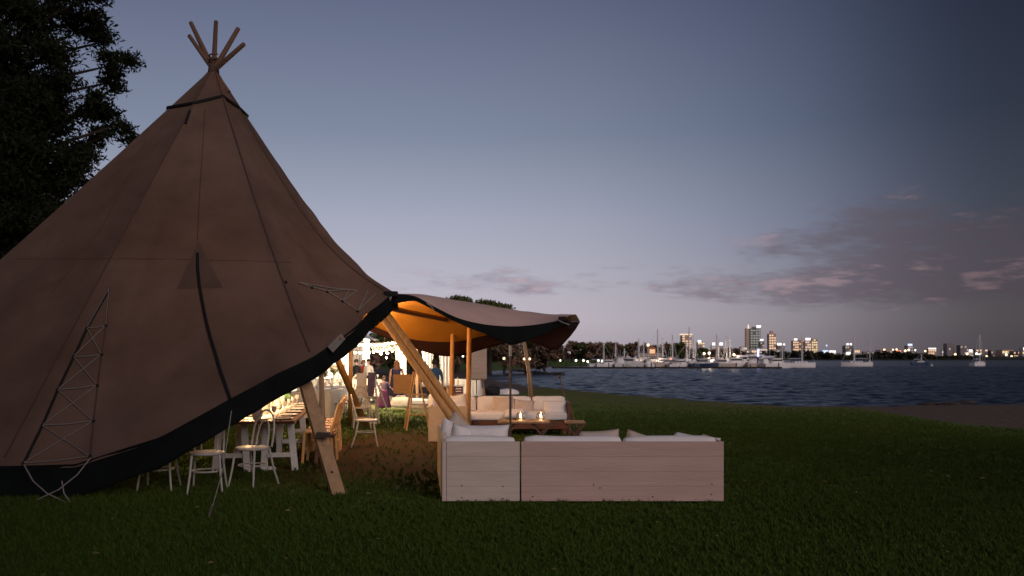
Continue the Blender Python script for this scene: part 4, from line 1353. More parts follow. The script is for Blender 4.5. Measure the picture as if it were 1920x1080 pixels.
spots = [((-3.50, 9.80), 12, 'white bentwood chair, the middle of three showing below the tent skirt'),
         ((-3.14, 10.32), -25, 'white bentwood chair, rightmost of three showing below the tent skirt'),
         ((-4.12, 9.95), 8, 'white bentwood chair, leftmost and least visible below the tent skirt'),
         ((-3.28, 18.6), 15, 'white bentwood chair standing alone on the grass beside the sign stands'),
         ((-2.55, 14.9), 100, 'white bentwood chair behind the row of wooden chairs at the dining table')]
for i, ((x, y), rz, lb) in enumerate(spots):
    t = bc if i == 0 else copy_tree(bc)
    t.location = (x, y, 0); t.rotation_euler = (0, 0, R(rz))
    tag(t, lb, 'chair', 'white bentwood chairs')
# ---- wooden slat-back chair
def slat_chair():
    t = thing('slat_chair', '', 'chair')
    for sx in (-1, 1):
        MB().beam((sx * 0.20, -0.22, 0.0), (sx * 0.20, -0.19, 0.44), 0.035, 0.035).build('leg', M['pine'], t)
        MB().tube([(sx * 0.20, 0.22, 0.0), (sx * 0.20, 0.19, 0.44), (sx * 0.19, 0.30, 0.86)], 0.019, 6).build('back_leg', M['pine'], t)
    for q in range(5):
        MB().bbox((0, -0.17 + 0.085 * q, 0.455), (0.42, 0.075, 0.02), 0.004).build('seat_slat', M['pine'], t)
    MB().beam((-0.20, 0.30, 0.84), (0.20, 0.30, 0.84), 0.03, 0.07).build('top_rail', M['pine'], t)
    MB().beam((-0.20, 0.22, 0.54), (0.20, 0.22, 0.54), 0.025, 0.04).build('lower_rail', M['pine'], t)
    for q in range(4):
        x = -0.135 + 0.09 * q
        MB().beam((x, 0.225, 0.55), (x, 0.295, 0.83), 0.045, 0.012, (0, 1, 0)).build('back_slat', M['pine'], t)
    for yy in (-0.20, 0.20):
        MB().beam((-0.19, yy, 0.20), (0.19, yy, 0.20), 0.02, 0.025).build('stretcher', M['pine'], t)
    return t
sc0 = slat_chair()
for i in range(5):
    t = sc0 if i == 0 else copy_tree(sc0)
    p = at_table(0.80, 1.35 + 0.60 * i, 0)
    t.location = p; t.rotation_euler = (0, 0, TR - R(90) + R((-6, 4, -3, 7, 2)[i]))
    tag(t, '%s wooden slat-back chair from the near end along the right side of the dining table' % ORD[i], 'chair', 'wooden chairs along the dining table')

# ================================================================== easels and signs
def easel(label, loc, rz, h, board, bmat, bz, mats='pine_pale', cat='easel'):
    t = thing('easel', label, cat, loc, rz)
    for sx in (-1, 1):
        MB().beam((sx * 0.28, -0.05, 0.0), (sx * 0.05, 0.02, h), 0.035, 0.028, (0, 1, 0)).build('front_leg', M[mats], t)
    MB().beam((0, 0.62, 0.0), (0, 0.03, h - 0.02), 0.035, 0.028, (1, 0, 0)).build('back_leg', M[mats], t)
    MB().beam((-0.22, -0.045, bz), (0.22, -0.045, bz), 0.05, 0.03).build('ledge', M[mats], t)
    MB().beam((-0.25, -0.04, 0.30), (0.25, -0.04, 0.30), 0.03, 0.03).build('crossbar', M[mats], t)
    if board:
        w, hh, offx = board
        b = MB().box((0, 0, hh / 2), (w, 0.018, hh)).build('board', M[bmat], t)
        b.location = (offx, -0.062, bz + 0.015); b.rotation_euler = (R(-5), 0, 0)
    return t
easel('wooden easel with a plain brown board left of the slanting tent legs', Vector((wx(780, 18.6), 18.6, 0)), R(168), 1.24, (0.46, 0.42, 0.30), 'board', 0.74)
e2 = easel('tall easel with a large plywood board behind the far sofa', Vector((wx(894, 22), 22, 0)), R(4), 1.75, None, None, 0.98)
b = MB().box((0, 0, 0.53), (0.47, 0.02, 1.06)).build('board', M['plywood'], e2); b.location = (0.02, -0.075, 1.00); b.rotation_euler = (R(-3), 0, 0)
e3 = easel('easel with a cream poster next to the lone white chair', Vector((wx(678, 20.4), 20.4, 0)), R(10), 1.15, (0.24, 0.56, 0.0), 'paper', 0.60, 'white_paint')
MB().ball((0, -0.012, 0.30), 0.03, 8, 5, (1, .2, 1)).build('emblem', M['dark_wood'], e3.children[-1])
e4 = easel('easel with a narrow framed print, beside the cream poster', Vector((wx(698, 20.2), 20.2, 0)), R(-38), 1.20, (0.24, 0.56, 0.0), 'print', 0.62, 'white_paint')
bb = e4.children[-1]
MB().beam((-0.14, -0.005, -0.02), (-0.14, -0.005, 0.60), 0.03, 0.03).beam((0.14, -0.005, -0.02), (0.14, -0.005, 0.60), 0.03, 0.03).beam((-0.13, -0.005, 0.585), (0.13, -0.005, 0.585), 0.03, 0.03).beam((-0.13, -0.005, -0.005), (0.13, -0.005, -0.005), 0.03, 0.03).build('frame', M['white_paint'], bb)

# ================================================================== people
def person(label, loc, rz, h, mats, pose, dress=None, hair='hair_dark', long_hair=0.0, name='person'):
    """one continuous skinned body; mats: dict skin/top/bottom; pose: joint offsets"""
    t = thing(name, label, 'person', loc, rz)
    s = h / 1.75
    J = {'pelvis': (0, 0, .95), 'waist': (0, 0, 1.10), 'chest': (0, 0, 1.32), 'neck': (0, 0, 1.50), 'head0': (0, -.012, 1.57), 'head': (0, -.015, 1.64), 'top': (0, -.008, 1.69)}
    rad = {'pelvis': .135, 'waist': .115, 'chest': .135, 'neck': .052, 'head0': .066, 'head': .092, 'top': .075}
    E = [('pelvis', 'waist'), ('waist', 'chest'), ('chest', 'neck'), ('neck', 'head0'), ('head0', 'head'), ('head', 'top')]
    for sd, x in (('l', -1), ('r', 1)):
        J['sh' + sd] = (x * .19, 0, 1.42); rad['sh' + sd] = .062
        J['el' + sd] = (x * .25, .02, 1.15); rad['el' + sd] = .042
        J['wr' + sd] = (x * .27, -.05, .92); rad['wr' + sd] = .028
        J['hip' + sd] = (x * .095, 0, .88); rad['hip' + sd] = .092
        J['kn' + sd] = (x * .105, -.01, .50); rad['kn' + sd] = .058
        J['an' + sd] = (x * .11, .02, .09); rad['an' + sd] = .038
        J['to' + sd] = (x * .125, -.15, .035); rad['to' + sd] = .032
    J.update(pose)
    for sd, x in (('l', -1), ('r', 1)):
        w, e = Vector(J['wr' + sd]), Vector(J['el' + sd])
        d = (w - e).normalized()
        J['pa' + sd] = tuple(w + d * .07); rad['pa' + sd] = .030
        side = d.cross(Vector((1, 0, 0))).normalized()
        E += [('chest', 'sh' + sd), ('sh' + sd, 'el' + sd), ('el' + sd, 'wr' + sd), ('wr' + sd, 'pa' + sd), ('pelvis', 'hip' + sd), ('hip' + sd, 'kn' + sd), ('kn' + sd, 'an' + sd), ('an' + sd, 'to' + sd)]
        for k in range(5):
            off_ = (k - 1.5) * .018 if k < 4 else -.045
            ln = (.075, .085, .08, .062, .045)[k]
            base = Vector(J['pa' + sd]) if k < 4 else w + d * .02
            J['f%d%s' % (k, sd)] = tuple(base + side * off_ + d * .03); rad['f%d%s' % (k, sd)] = .011
            J['g%d%s' % (k, sd)] = tuple(base + side * off_ + d * (.03 + ln) + Vector((0, 0, -.012))); rad['g%d%s' % (k, sd)] = .008
            E += [(('pa' if k < 4 else 'wr') + sd, 'f%d%s' % (k, sd)), ('f%d%s' % (k, sd), 'g%d%s' % (k, sd))]
    names = list(J)
    me = bpy.data.meshes.new('body')
    me.from_pydata([tuple(Vector(J[n]) * s) for n in names], [(names.index(a), names.index(b)) for a, b in E], [])
    ob = bpy.data.objects.new('body', me)
    COL.objects.link(ob)
    md = ob.modifiers.new('skin', 'SKIN'); md.use_smooth_shade = True
    for i, n in enumerate(names):
        sv = me.skin_vertices[0].data[i]
        r = rad[n] * s
        sv.radius = (r * (1.25 if n in ('chest', 'pelvis', 'waist') else 1), r)
        sv.use_root = (n == 'pelvis')
    sb = ob.modifiers.new('sub', 'SUBSURF'); sb.levels = 1; sb.render_levels = 1
    dg = bpy.context.evaluated_depsgraph_get()
    em = bpy.data.meshes.new_from_object(ob.evaluated_get(dg))
    bpy.data.objects.remove(ob)
    em.materials.clear()
    for k in ('skin', 'top', 'bottom'):
        em.materials.append(M[mats[k]])
    armz = mats.get('sleeve', 1.15)
    for p in em.polygons:
        c = p.center / s
        if c.z > 1.49: p.material_index = 0
        elif abs(c.x) > 0.2 and c.z < armz: p.material_index = 0
        elif c.z > 0.98 or (abs(c.x) > 0.2 and c.z > 0.75): p.material_index = 1
        elif c.z < mats.get('hem', 0.1): p.material_index = 0
        else: p.material_index = 2
    body = bpy.data.objects.new('body', em)
    COL.objects.link(body)
    body.parent = t
    # face
    hc = Vector(J['head']) * s
    MB().tube([hc + Vector((0, -.085, .01)) * s, hc + Vector((0, -.108, -.018)) * s], [.010 * s, .014 * s], 6).build('nose', M[mats['skin']], t)
    for sx in (-1, 1):
        MB().ball(hc + Vector((sx * .032, -.082, .015)) * s, .011 * s, 6, 4).build('eye', M['black_cloth'], t)
        MB().ball(hc + Vector((sx * .088, .005, .0)) * s, .022 * s, 6, 5, (.5, 1, 1.4)).build('ear', M[mats['skin']], t)
    MB().ball(hc + Vector((0, -.083, -.045)) * s, .018 * s, 6, 4, (1.3, .4, .4)).build('mouth', M['red_cloth'], t)
    hm = MB()
    hm.grid(lambda i, j: hc + Vector((math.sin(j * 2.0) * math.cos(i * 6.283) * .102, math.sin(j * 2.0) * math.sin(i * 6.283) * .108 + .018, math.cos(j * 2.0) * .108 + .012)) * s + Vector((0, 0, 0 if math.sin(i * 6.283) > -.3 else .03 * j)), 16, 8)
    if long_hair:
        hm.grid(lambda i, j: hc + Vector(((i - .5) * (.20 + .05 * j), .085 + .03 * math.sin(i * 3.14) + .02 * j, .03 - long_hair * j + .02 * math.sin(i * 19))) * s, 10, 6)
    hm.build('hair', M[hair], t, True)
    if dress:
        z1, z0, r1, r0, mt = dress
        def sk(i, j):
            a = i * 2 * math.pi
            r = r1 + (r0 - r1) * j ** 0.8
            f = 1 + 0.07 * j * math.sin(a * 9) + 0.05 * j * math.sin(a * 5 + 1)
            return Vector((r * f * math.cos(a) * 1.1, r * f * math.sin(a), z1 + (z0 - z1) * j)) * s
        MB().grid(sk, 40, 8).build('skirt', M[mt], t, True, thick=0.01 * s)
    return t
person('small child in lilac top and long purple skirt standing on the grass', Vector((wx(720, 25.0), 25.0, 0)), R(25), 1.0,
       dict(skin='skin', top='lilac', bottom='purple', sleeve=1.1), {'ell': (-.26, -.05, 1.18), 'wrl': (-.16, -.2, 1.05), 'elr': (.27, -.02, 1.2), 'wrr': (.36, -.12, 1.12)}, (1.08, .14, .13, .33, 'purple'), 'hair_dark', .12)
person('woman with long brown hair in a dark sleeveless dress seen from behind', Vector((wx(744, 27.5), 27.5, -.02)), R(190), 1.47,
       dict(skin='skin', top='navy', bottom='navy', sleeve=1.5), {}, (1.10, .40, .15, .24, 'navy'), 'hair_brown', .26)
person('man in a blue shirt and dark trousers half hidden by the slanting legs', Vector((wx(815, 23.5), 23.5, -.03)), R(205), 1.52,
       dict(skin='skin', top='blue_shirt', bottom='black_cloth', sleeve=0.95), {'elr': (.30, -.08, 1.16), 'wrr': (.24, -.26, 1.02)}, None, 'hair_dark')
person('person in black standing behind the upright pole by the white marquee', Vector((wx(668, 32), 32, -.02)), R(150), 1.50,
       dict(skin='skin', top='black_cloth', bottom='black_cloth', sleeve=0.9), {}, None, 'hair_dark')
person('person in a red dress in front of the white marquee', Vector((wx(682, 34), 34, -.02)), R(30), 1.48,
       dict(skin='skin', top='red_cloth', bottom='red_cloth', sleeve=1.4), {}, (1.1, .35, .15, .26, 'red_cloth'), 'hair_brown', .15)
person('guest in a white shirt right of the red dress', Vector((wx(691, 33.4), 33.4, -.02)), R(-30), 1.50,
       dict(skin='skin', top='cloth', bottom='black_cloth', sleeve=1.0), {}, None, 'hair_dark')

# ================================================================== the party beyond: marquee, drapes, buffet, crates
mq = thing('marquee', 'white lit marquee with draped front posts beyond the tipi', 'marquee', (-7.2, 36, 0))
o = Vector(mq.location)
MB(o).box((-8.5, 39.0, 1.2), (4.0, 0.06, 2.4)).build('back_wall', M['cloth'], mq)
MB(o).box((-10.5, 37.2, 1.2), (0.06, 3.6, 2.4)).build('side_wall', M['cloth'], mq)
MB(o).add([(-10.8, 35.2, 2.35), (-6.1, 35.2, 2.35), (-6.1, 39.2, 2.35), (-10.8, 39.2, 2.35), (-8.4, 37.2, 3.3)], [(0, 1, 4), (1, 2, 4), (2, 3, 4), (3, 0, 4)]).build('roof', M['cloth'], mq, thick=0.02)
for xx in (-10.4, -8.4, -6.4):
    MB(o).tube([(xx, 35.4, 0), (xx, 35.4, 2.34)], 0.05, 8).build('post', M['white_paint'], mq)
def drape(o_, parent, c, w, z0, z1, name='drape'):
    c = Vector(c)
    MB(o_).grid(lambda i, j: c + Vector(((i - .5) * w * (1 - .45 * math.sin(j * 3.1) * .6), .05 * math.sin(i * 22) , z0 + (z1 - z0) * j)), 24, 8).build(name, M['cloth'], parent, True, thick=0.008)
for xx in (-8.4, -6.4):
    drape(o, mq, (xx, 35.3, 0), 0.55, 0.05, 2.3)
point_light('marquee_light', Vector((-8.0, 37.0, 2.0)) - o, 800, (1.0, 0.82, 0.62), 0.2, mq)

ar = thing('draped_arbour', 'wooden arbour with white hanging drapes right of the slanting legs', 'arbour', (wx(800, 30), 30, 0))
o = Vector(ar.location)
axs = [wx(757, 29), wx(784, 29), wx(806, 29), wx(838, 30)]
for k, u in enumerate((757, 783, 841)):
    MB(o).tube([Vector((wx(u, 29), 29, 0)), P(u - 3, 642, 29)], 0.05, 8).build('post', M['pine_pale'], ar)
MB(o).tube([P(752, 640, 29), P(842, 648, 29)], 0.05, 8).build('beam', M['pine_pale'], ar)
for u, w, v1 in ((752, 0.45, 645), (802, 0.42, 652), (836, 0.5, 657)):
    drape(o, ar, Vector((wx(u, 28.9), 28.9, 0)), w, 0.55, P(u, v1, 28.9).z)
point_light('arbour_light', P(770, 655, 28.2) - o, 200, (1.0, 0.74, 0.46), 0.12, ar)

ch = thing('flower_chandelier', 'glowing hanging chandelier of pale flowers and bulbs above the guests', 'chandelier', (wx(721, 29.5), 29.5, 1.75))
MB().tube([(0, 0, 0.3), (0, 0, 1.2)], 0.012, 6).build('chain', M['metal_dark'], ch)
MB().tube([(0.34 * math.cos(a), 0.34 * math.sin(a), 0.12) for a in np.linspace(0, 6.283, 25)], 0.02, 6, False).build('hoop', M['old_wood'], ch)
rnd = random.Random(3)
leaf_cloud('bloom', [(Vector((0.32 * math.cos(a), 0.32 * math.sin(a), 0.14 + 0.1 * rnd.random())), (0.14, 0.14, 0.12)) for a in np.linspace(0, 5.8, 9)], 900, 0.045, M['white_flower'], ch, shell=0.3, seed=2, aspect=.8)
for k in range(14):
    a = rnd.uniform(0, 6.28); q_ = rnd.uniform(0.08, 0.34); MB().ball((q_ * math.cos(a), q_ * math.sin(a), rnd.uniform(-0.28, 0.22)), 0.036, 10, 7).build('bulb', M['bulb'], ch)
point_light('chandelier_light', (0, -0.1, -0.35), 380, (1.0, 0.74, 0.40), 0.15, ch)

# banquet tables with white cloths and crockery, seen through the tent
def banquet(label, loc, rz, w, l, seed):
    t = thing('banquet_table', label, 'table', loc, rz)
    MB().box((0, 0, 0.72), (w, l, 0.03)).build('table_top', M['dark_wood'], t)
    def cl(i, j):
        per = 2 * (w + l); d = i * per
        if d < w: x, y, nx, ny = -w / 2 + d, -l / 2, 0, -1
        elif d < w + l: x, y, nx, ny = w / 2, -l / 2 + d - w, 1, 0
        elif d < 2 * w + l: x, y, nx, ny = w / 2 - (d - w - l), l / 2, 0, 1
        else: x, y, nx, ny = -w / 2, l / 2 - (d - 2 * w - l), -1, 0
        f = (.02 + .03 * math.sin(i * 120)) * j + .012
        return Vector((x + nx * f, y + ny * f, 0.742 - 0.60 * j))
    mb = MB(); mb.grid(cl, 120, 4); mb.box((0, 0, 0.744), (w + 0.02, l + 0.02, 0.008)); mb.build('tablecloth', M['cloth'], t, True)
    for sx in (-1, 1):
        for sy in (-1, 1):
            MB().box((sx * (w / 2 - .06), sy * (l / 2 - .06), .355), (.05, .05, .70)).build('leg', M['white_paint'], t)
    return t
bt = [('white clothed banquet table nearest behind the upright pole', (-4.75, 21.0, 0), 0.05, 0.9, 2.2),
      ('white clothed banquet table in the middle of the far dining area', (-5.3, 25.4, 0), 0.15, 0.9, 2.6),
      ('white clothed banquet table in front of the marquee', (-6.3, 31.2, 0), 1.3, 0.9, 3.0)]
pk = 0
for i, (lb, loc, rz, w, l) in enumerate(bt):
    banquet(lb, loc, rz, w, l, i)
    rnd = random.Random(i)
    where = ('nearest', 'middle', 'farthest')[i]
    for k in range(8):
        x = (-.25 if k % 2 else .25); y = -l / 2 + .3 + (k // 2) * (l - .6) / 3
        q = Vector(loc) + Vector((x * math.cos(rz) - y * math.sin(rz), x * math.sin(rz) + y * math.cos(rz), .75))
        t = copy_tree(pp); t.location = q; t.rotation_euler = (0, 0, rnd.uniform(0, 6.28))
        tag(t, '%s place setting on the %s side of the %s far banquet table' % (ORD[k // 2], ('right', 'left')[k % 2], where), 'place setting', 'place settings on the %s banquet table' % where)
    vase('white flower vase on the %s far banquet table' % where, Vector(loc) + Vector((0, 0, .75)), M['white_flower'], 500, .26, .35, 20 + i, M['green_leaf'])
# chairs beside them
k = 0
for i, (x, y, rz) in enumerate([(-4.05, 20.6, -80), (-4.0, 21.6, -95), (-4.55, 24.9, -85), (-4.6, 26.0, -75), (-5.4, 29.9, 20), (-6.6, 29.6, 30)]):
    t = copy_tree(bc); t.location = (x, y, 0); t.rotation_euler = (0, 0, R(rz))
    tag(t, '%s white chair, counting away from the camera, at the far banquet tables' % ORD[i], 'chair', 'white bentwood chairs')

# crate bar
cr0 = None
def crate():
    t = thing('crate', '', 'crate')
    W_, D_c, H_ = 0.30, 0.26, 0.27
    for yy in (-D_c / 2 + .008, D_c / 2 - .008):
        for q in range(3):
            MB().box((0, yy, 0.05 + q * 0.09), (W_, 0.014, 0.062)).build('slat', M['crate'], t)
    for xx in (-W_ / 2 + .008, W_ / 2 - .008):
        for q in range(3):
            MB().box((xx, 0, 0.05 + q * 0.09), (0.014, D_c - .03, 0.062)).build('slat', M['crate'], t)
    for sx in (-1, 1):
        for sy in (-1, 1):
            MB().box((sx * (W_ / 2 - .03), sy * (D_c / 2 - .03), H_ / 2), (0.028, 0.028, H_)).build('post', M['crate'], t)
    MB().box((0, 0, 0.012), (W_ - .04, D_c - .04, 0.012)).build('bottom', M['crate'], t)
    return t
cr0 = crate()
k = 0
for row in range(2):
    for c_ in range(3):
        t = cr0 if k == 0 else copy_tree(cr0)
        t.location = (wx(829 + 15.5 * c_, 29.5), 29.5, 0.005 + row * 0.275)
        tag(t, '%s dark red slatted crate in the %s row of the crate counter' % (('left', 'middle', 'right')[c_], ('bottom', 'top')[row]), 'crate', 'stacked crates of the counter')
        k += 1
ct = thing('counter_top', 'white topped board resting on the dark red crates', 'counter', (wx(844.5, 29.5), 29.5, 0.56))
MB().bbox((0, 0, 0.02), (0.96, 0.40, 0.035), 0.006).build('top', M['white_paint'], ct)
for i, u in enumerate((834, 845, 851, 858)):
    t = thing('bottle', '%s bottle from the left on the crate counter' % ORD[i], 'bottle', (wx(u, 29.5), 29.45, 0.60), 0, 'bottles on the crate counter')
    MB().lathe([(0.035, 0), (0.038, 0.02), (0.038, 0.15), (0.015, 0.20), (0.013, 0.26), (0.016, 0.265)], n=10).build('glass', M['ceramic' if i % 2 else 'dried'], t, True)
    MB().lathe([(0.014, 0.262), (0.014, 0.285)], n=8).build('cap', M['metal_dark'], t)
wtb = banquet('white clothed side table right of the crate counter', (wx(873, 31.5), 31.5, 0), 0.0, 1.1, 0.7, 9)

# white bundles and beach gear on the grass
def bag(label, loc, s, mat, seed, cat='bag'):
    t = thing('bag', label, cat, loc)
    mb = MB(); soft_box(mb, (0, 0, s[2] / 2), s, min(s) * .35, .03)
    mb.v = [v + Vector((mnoise.noise(v * 6 + Vector((seed, 0, 0))), mnoise.noise(v * 6 + Vector((0, seed, 0))), 0)) * .035 for v in mb.v]
    mb.build('body', mat, t, True)
    MB().tube([(-s[0] * .25, 0, s[2] * .92), (-s[0] * .2, 0, s[2] * 1.2), (s[0] * .2, 0, s[2] * 1.2), (s[0] * .25, 0, s[2] * .92)], .012, 6).build('handle', mat, t)
    return t
bag('white cloth bundle on the grass right of the child', G(752, 764), (0.62, 0.4, 0.30), M['cloth'], 2, 'bundle')
bag('flat white bundle on the grass below the brown easel board', G(783, 758), (0.8, 0.5, 0.16), M['cloth'], 5, 'bundle')
bag('black bag on the lawn by the shore behind the far sofa', G(923, 741), (0.62, 0.45, 0.36), M['black_cloth'], 7)
bag('small tan basket on the lawn behind the tall plywood board', G(898, 742), (0.5, 0.4, 0.30), M['pine_pale'], 9, 'basket')
bag('small white bag on the lawn left of the tan basket', G(886, 743), (0.25, 0.25, 0.24), M['cloth'], 12)
dg_ = thing('upturned_dinghy', 'small pale dinghy lying upturned on the lawn next to the black bag', 'boat', G(948, 740), R(15))
def dh(i, j):
    a = j * math.pi
    w = 0.42 * math.sin(min(1, i * 1.5 + .12) * 1.57) * (1 if i < .5 else 1 - ((i - .5) * 2) ** 2 * .9)
    return 0.6 * Vector((-0.75 + 1.7 * i, -w * math.cos(a), .03 + .40 * math.sin(a) ** .7 * (w / .42) ** .4))
MB().grid(dh, 16, 10).build('hull', M['hull'], dg_, True)
MB().tube([(-0.42, 0, .26), (0.3, 0, .26), (0.56, 0, .12)], .015, 6).build('keel', M['hull_blue'], dg_)

# ================================================================== trees
# big dark tree at the left, behind the tipi
bt_ = thing('tall_tree', 'tall dark tree rising behind the left side of the tipi', 'tree', (-15.4, 24.0, 0))
o = Vector(bt_.location)
rnd = random.Random(12)
tm = MB(o)
trunk_top = Vector((-14.8, 24.2, 9.5))
tm.tube([o + Vector((0, 0, -.3)), Vector((-15.2, 24.0, 3.0)), Vector((-15.0, 24.1, 6.5)), trunk_top, Vector((-14.6, 24.3, 13.0))], [.55, .42, .34, .22, .06], 10)
clumps = []
edge = [(185, -10, 23), (197, 30, 24), (208, 75, 24.5), (222, 120, 24), (228, 150, 25), (212, 185, 24), (240, 228, 23.5), (205, 250, 24), (190, 205, 25), (150, 265, 24.5),
        (135, 300, 23.5), (155, 345, 24), (120, 370, 24.5), (95, 420, 24), (60, 450, 24.5), (20, 485, 24), (150, 60, 24), (130, 130, 23), (160, 180, 23), (100, 210, 23), (110, 20, 24),
        (60, 90, 23), (60, 170, 23), (40, 250, 23.5), (85, 285, 23), (30, 330, 23), (60, 390, 23.5), (10, 420, 23), (-40, 60, 22.5), (-60, 200, 22.5), (-50, 330, 23), (-60, 450, 23), (20, 20, 23), (0, 140, 24), (-120, 120, 24), (-130, 300, 24),
        (60, -60, 24), (150, -70, 24), (-60, -70, 24), (20, 550, 25), (-60, 560, 25), (20, 200, 22.5), (70, 340, 24)]
for (u, v, Y) in edge:
    c = P(u, v, Y)
    inner = u < 110
    for q in range(3):
        cc = c + Vector((rnd.uniform(-.4, .1 if not inner else .4), rnd.uniform(-.8, .8), rnd.uniform(-.35, .35)))
        r_ = rnd.uniform(.30, .5) if not inner else rnd.uniform(.7, 1.1)
        clumps.append((cc - o, (r_, r_ * 1.2, r_ * .6)))
    base = Vector((-15.0 + rnd.uniform(-.2, .2), 24.1, max(3.0, c.z - 1.2 - rnd.random())))
    tm.tube([base, base.lerp(c, .55) + Vector((0, 0, .25)), c], [.10, .06, .015], 5)
tm.build('trunk', M['bark'], bt_)
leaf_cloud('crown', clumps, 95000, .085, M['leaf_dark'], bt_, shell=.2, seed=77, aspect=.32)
# unseen trees added outside the frame to shade the tent's left and near lawn
for i, (x, y, h_, sp, lb) in enumerate(((0.6, -6.0, 13.5, 4.8, 'unseen leafy tree added directly behind the camera for shade'), (-9.8, 3.6, 10.5, 5.2, 'unseen leafy tree added left of the camera beside the tipi for shade'), (16.0, 0.0, 10.0, 4.4, 'unseen leafy tree added behind the camera to its right for shade'))):
    make_tree(lb, (x, y, 0), h_, sp, M['leaf_dark'], 11000, .24, 'added shade trees around the camera', 500 + i, trunk_frac=.22, clumps_n=16)
# pines beyond the awning
def gz(x, y):
    return float(terrain(np.array([x]), np.array([y]))[0][0])
def tree_px(label, u, vtop, Y, spread, mat, leaves, size, group, seed, **kw):
    x = wx(u, Y); z = gz(x, Y)
    top_ = CAMH - (vtop - HV) / FPX * Y
    make_tree(label, (x, Y, z), (top_ - z) / 0.97, spread, mat, leaves, size, group, seed, **kw)
tree_px('umbrella-shaped pine whose flat green crown tops the awning, the taller one', 858, 549, 118, 3.6, M['leaf_olive'], 2600, .30, 'pines behind the awning', 1, flat_top=True, trunk_frac=.55, name='pine_tree')
tree_px('umbrella-shaped pine showing low above the awning, the right one', 918, 560, 120, 3.8, M['leaf_olive'], 2600, .30, 'pines behind the awning', 2, flat_top=True, trunk_frac=.55, name='pine_tree')
bels = [(640, 640, 70), (690, 632, 84), (735, 628, 95), (772, 634, 100), (815, 630, 112), (850, 634, 118), (905, 628, 125), (945, 632, 122), (985, 626, 128), (1020, 634, 126)]
for i, (u, v, Y) in enumerate(bels):
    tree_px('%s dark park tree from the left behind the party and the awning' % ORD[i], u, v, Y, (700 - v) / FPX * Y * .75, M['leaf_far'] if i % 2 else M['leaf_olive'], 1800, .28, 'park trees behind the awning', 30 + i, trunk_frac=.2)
rows = [(1040, 650), (1056, 646), (1072, 637), (1090, 641), (1103, 646), (1116, 640), (1132, 644), (1146, 641), (1158, 646), (1172, 648), (1187, 639), (1202, 645), (1220, 647), (1235, 646),
        (1252, 644), (1268, 641), (1284, 645), (1300, 652), (1316, 650), (1332, 652), (1348, 655), (1362, 651), (1376, 653), (1390, 660), (1404, 664)]
for i, (u, v) in enumerate(rows):
    Y = 288 + 7 * ((i * 7) % 5) + (0 if i < 20 else 40)
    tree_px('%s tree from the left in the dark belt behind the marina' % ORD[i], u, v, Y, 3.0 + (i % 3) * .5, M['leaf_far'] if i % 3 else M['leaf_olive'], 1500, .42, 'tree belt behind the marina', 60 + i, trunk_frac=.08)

# ================================================================== groyne, jetty, marina
rk = random.Random(9)
def rock(label, loc, s, group, seed):
    bm = bmesh.new(); bmesh.ops.create_icosphere(bm, subdivisions=2, radius=1)
    bm.verts.index_update()
    vs = [Vector((v.co.x * s[0], v.co.y * s[1], v.co.z * s[2])) * (1 + .35 * mnoise.noise(v.co * 1.7 + Vector((seed, 0, 0)))) for v in bm.verts]
    ob = new_mesh_obj('rock', vs, [tuple(v.index for v in f.verts) for f in bm.faces], M['rock'])
    bm.free(); ob.location = loc
    return tag(ob, label, 'rock', group)
ga, gb = G(962, 696, WATER), G(1053, 704, WATER)
for i in range(22):
    t = i / 21
    p = ga.lerp(gb, t)
    rock('%s rock from the left in the dark groyne running into the bay' % ORD[i], p + Vector((0, rk.uniform(-.8, .8), .05)), (rk.uniform(.35, .6), rk.uniform(.4, .6), rk.uniform(.22, .4)), 'rocks of the groyne', i)
for i, (u, v) in enumerate(((1742, 760), (1780, 761), (1812, 757))):
    p = G(u, v, WATER); rock('%s dark rock from the left at the edge of the beach on the right' % ORD[i], p + Vector((0, 0, .05)), (.45 + .1 * i, .35, .16), 'rocks on the beach edge', 50 + i)

YJ = 179.0
jt = thing('jetty', 'long dark floating jetty in front of the moored boats', 'jetty', (wx(1250, YJ), YJ, WATER))
o = Vector(jt.location)
nseg = 16
ja, jb = wx(1036, YJ), wx(1464, YJ)
for k in range(nseg):
    a, b = ja + (jb - ja) * k / nseg, ja + (jb - ja) * (k + 1) / nseg
    MB(o).bbox(((a + b) / 2, YJ, WATER + .05), (b - a - .12, 2.2, .62), .05).build('pontoon', M['jetty'], jt)
for k in range(nseg + 1):
    xx = ja + (jb - ja) * k / nseg
    MB(o).tube([(xx, YJ + 1.4, WATER - 1), (xx, YJ + 1.4, WATER + .5 + .35 * ((k * 5) % 3))], .12, 7).build('pile', M['jetty'], jt)

def hull_mesh(mb, L, B, F, draft=.25, bowrise=.35):
    def fn(i, j):
        x = -L / 2 + L * i
        w = B / 2 * (0.82 + .18 * math.sin(min(1, i * 1.6) * 1.57)) * (1 - max(0, (i - .45) / .55) ** 2.2)
        sheer = F * (1 + bowrise * max(0, (i - .4)) ** 1.5 + .06 * (1 - i))
        a = (j - .5) * 2                      # -1..1 across
        yy = w * math.copysign((.90 + .1 * abs(a)) * min(1, abs(a) * 2.1) ** .5, a)
        zz = -draft + (sheer + draft) * max(0, (abs(a) - .25) / .75) ** 1.1
        return Vector((x + .25 * abs(a) * max(0, i - .7), yy, zz))
    mb.grid(fn, 18, 12)
    def deck(i, j):
        e = fn(i, 0); f_ = fn(i, 1)
        return e.lerp(f_, j) - Vector((0, 0, .03))
    mb.grid(deck, 18, 2)
    e = [fn(0, j / 12) for j in range(13)]
    mb.add(e, [tuple(range(13))])
    return mb
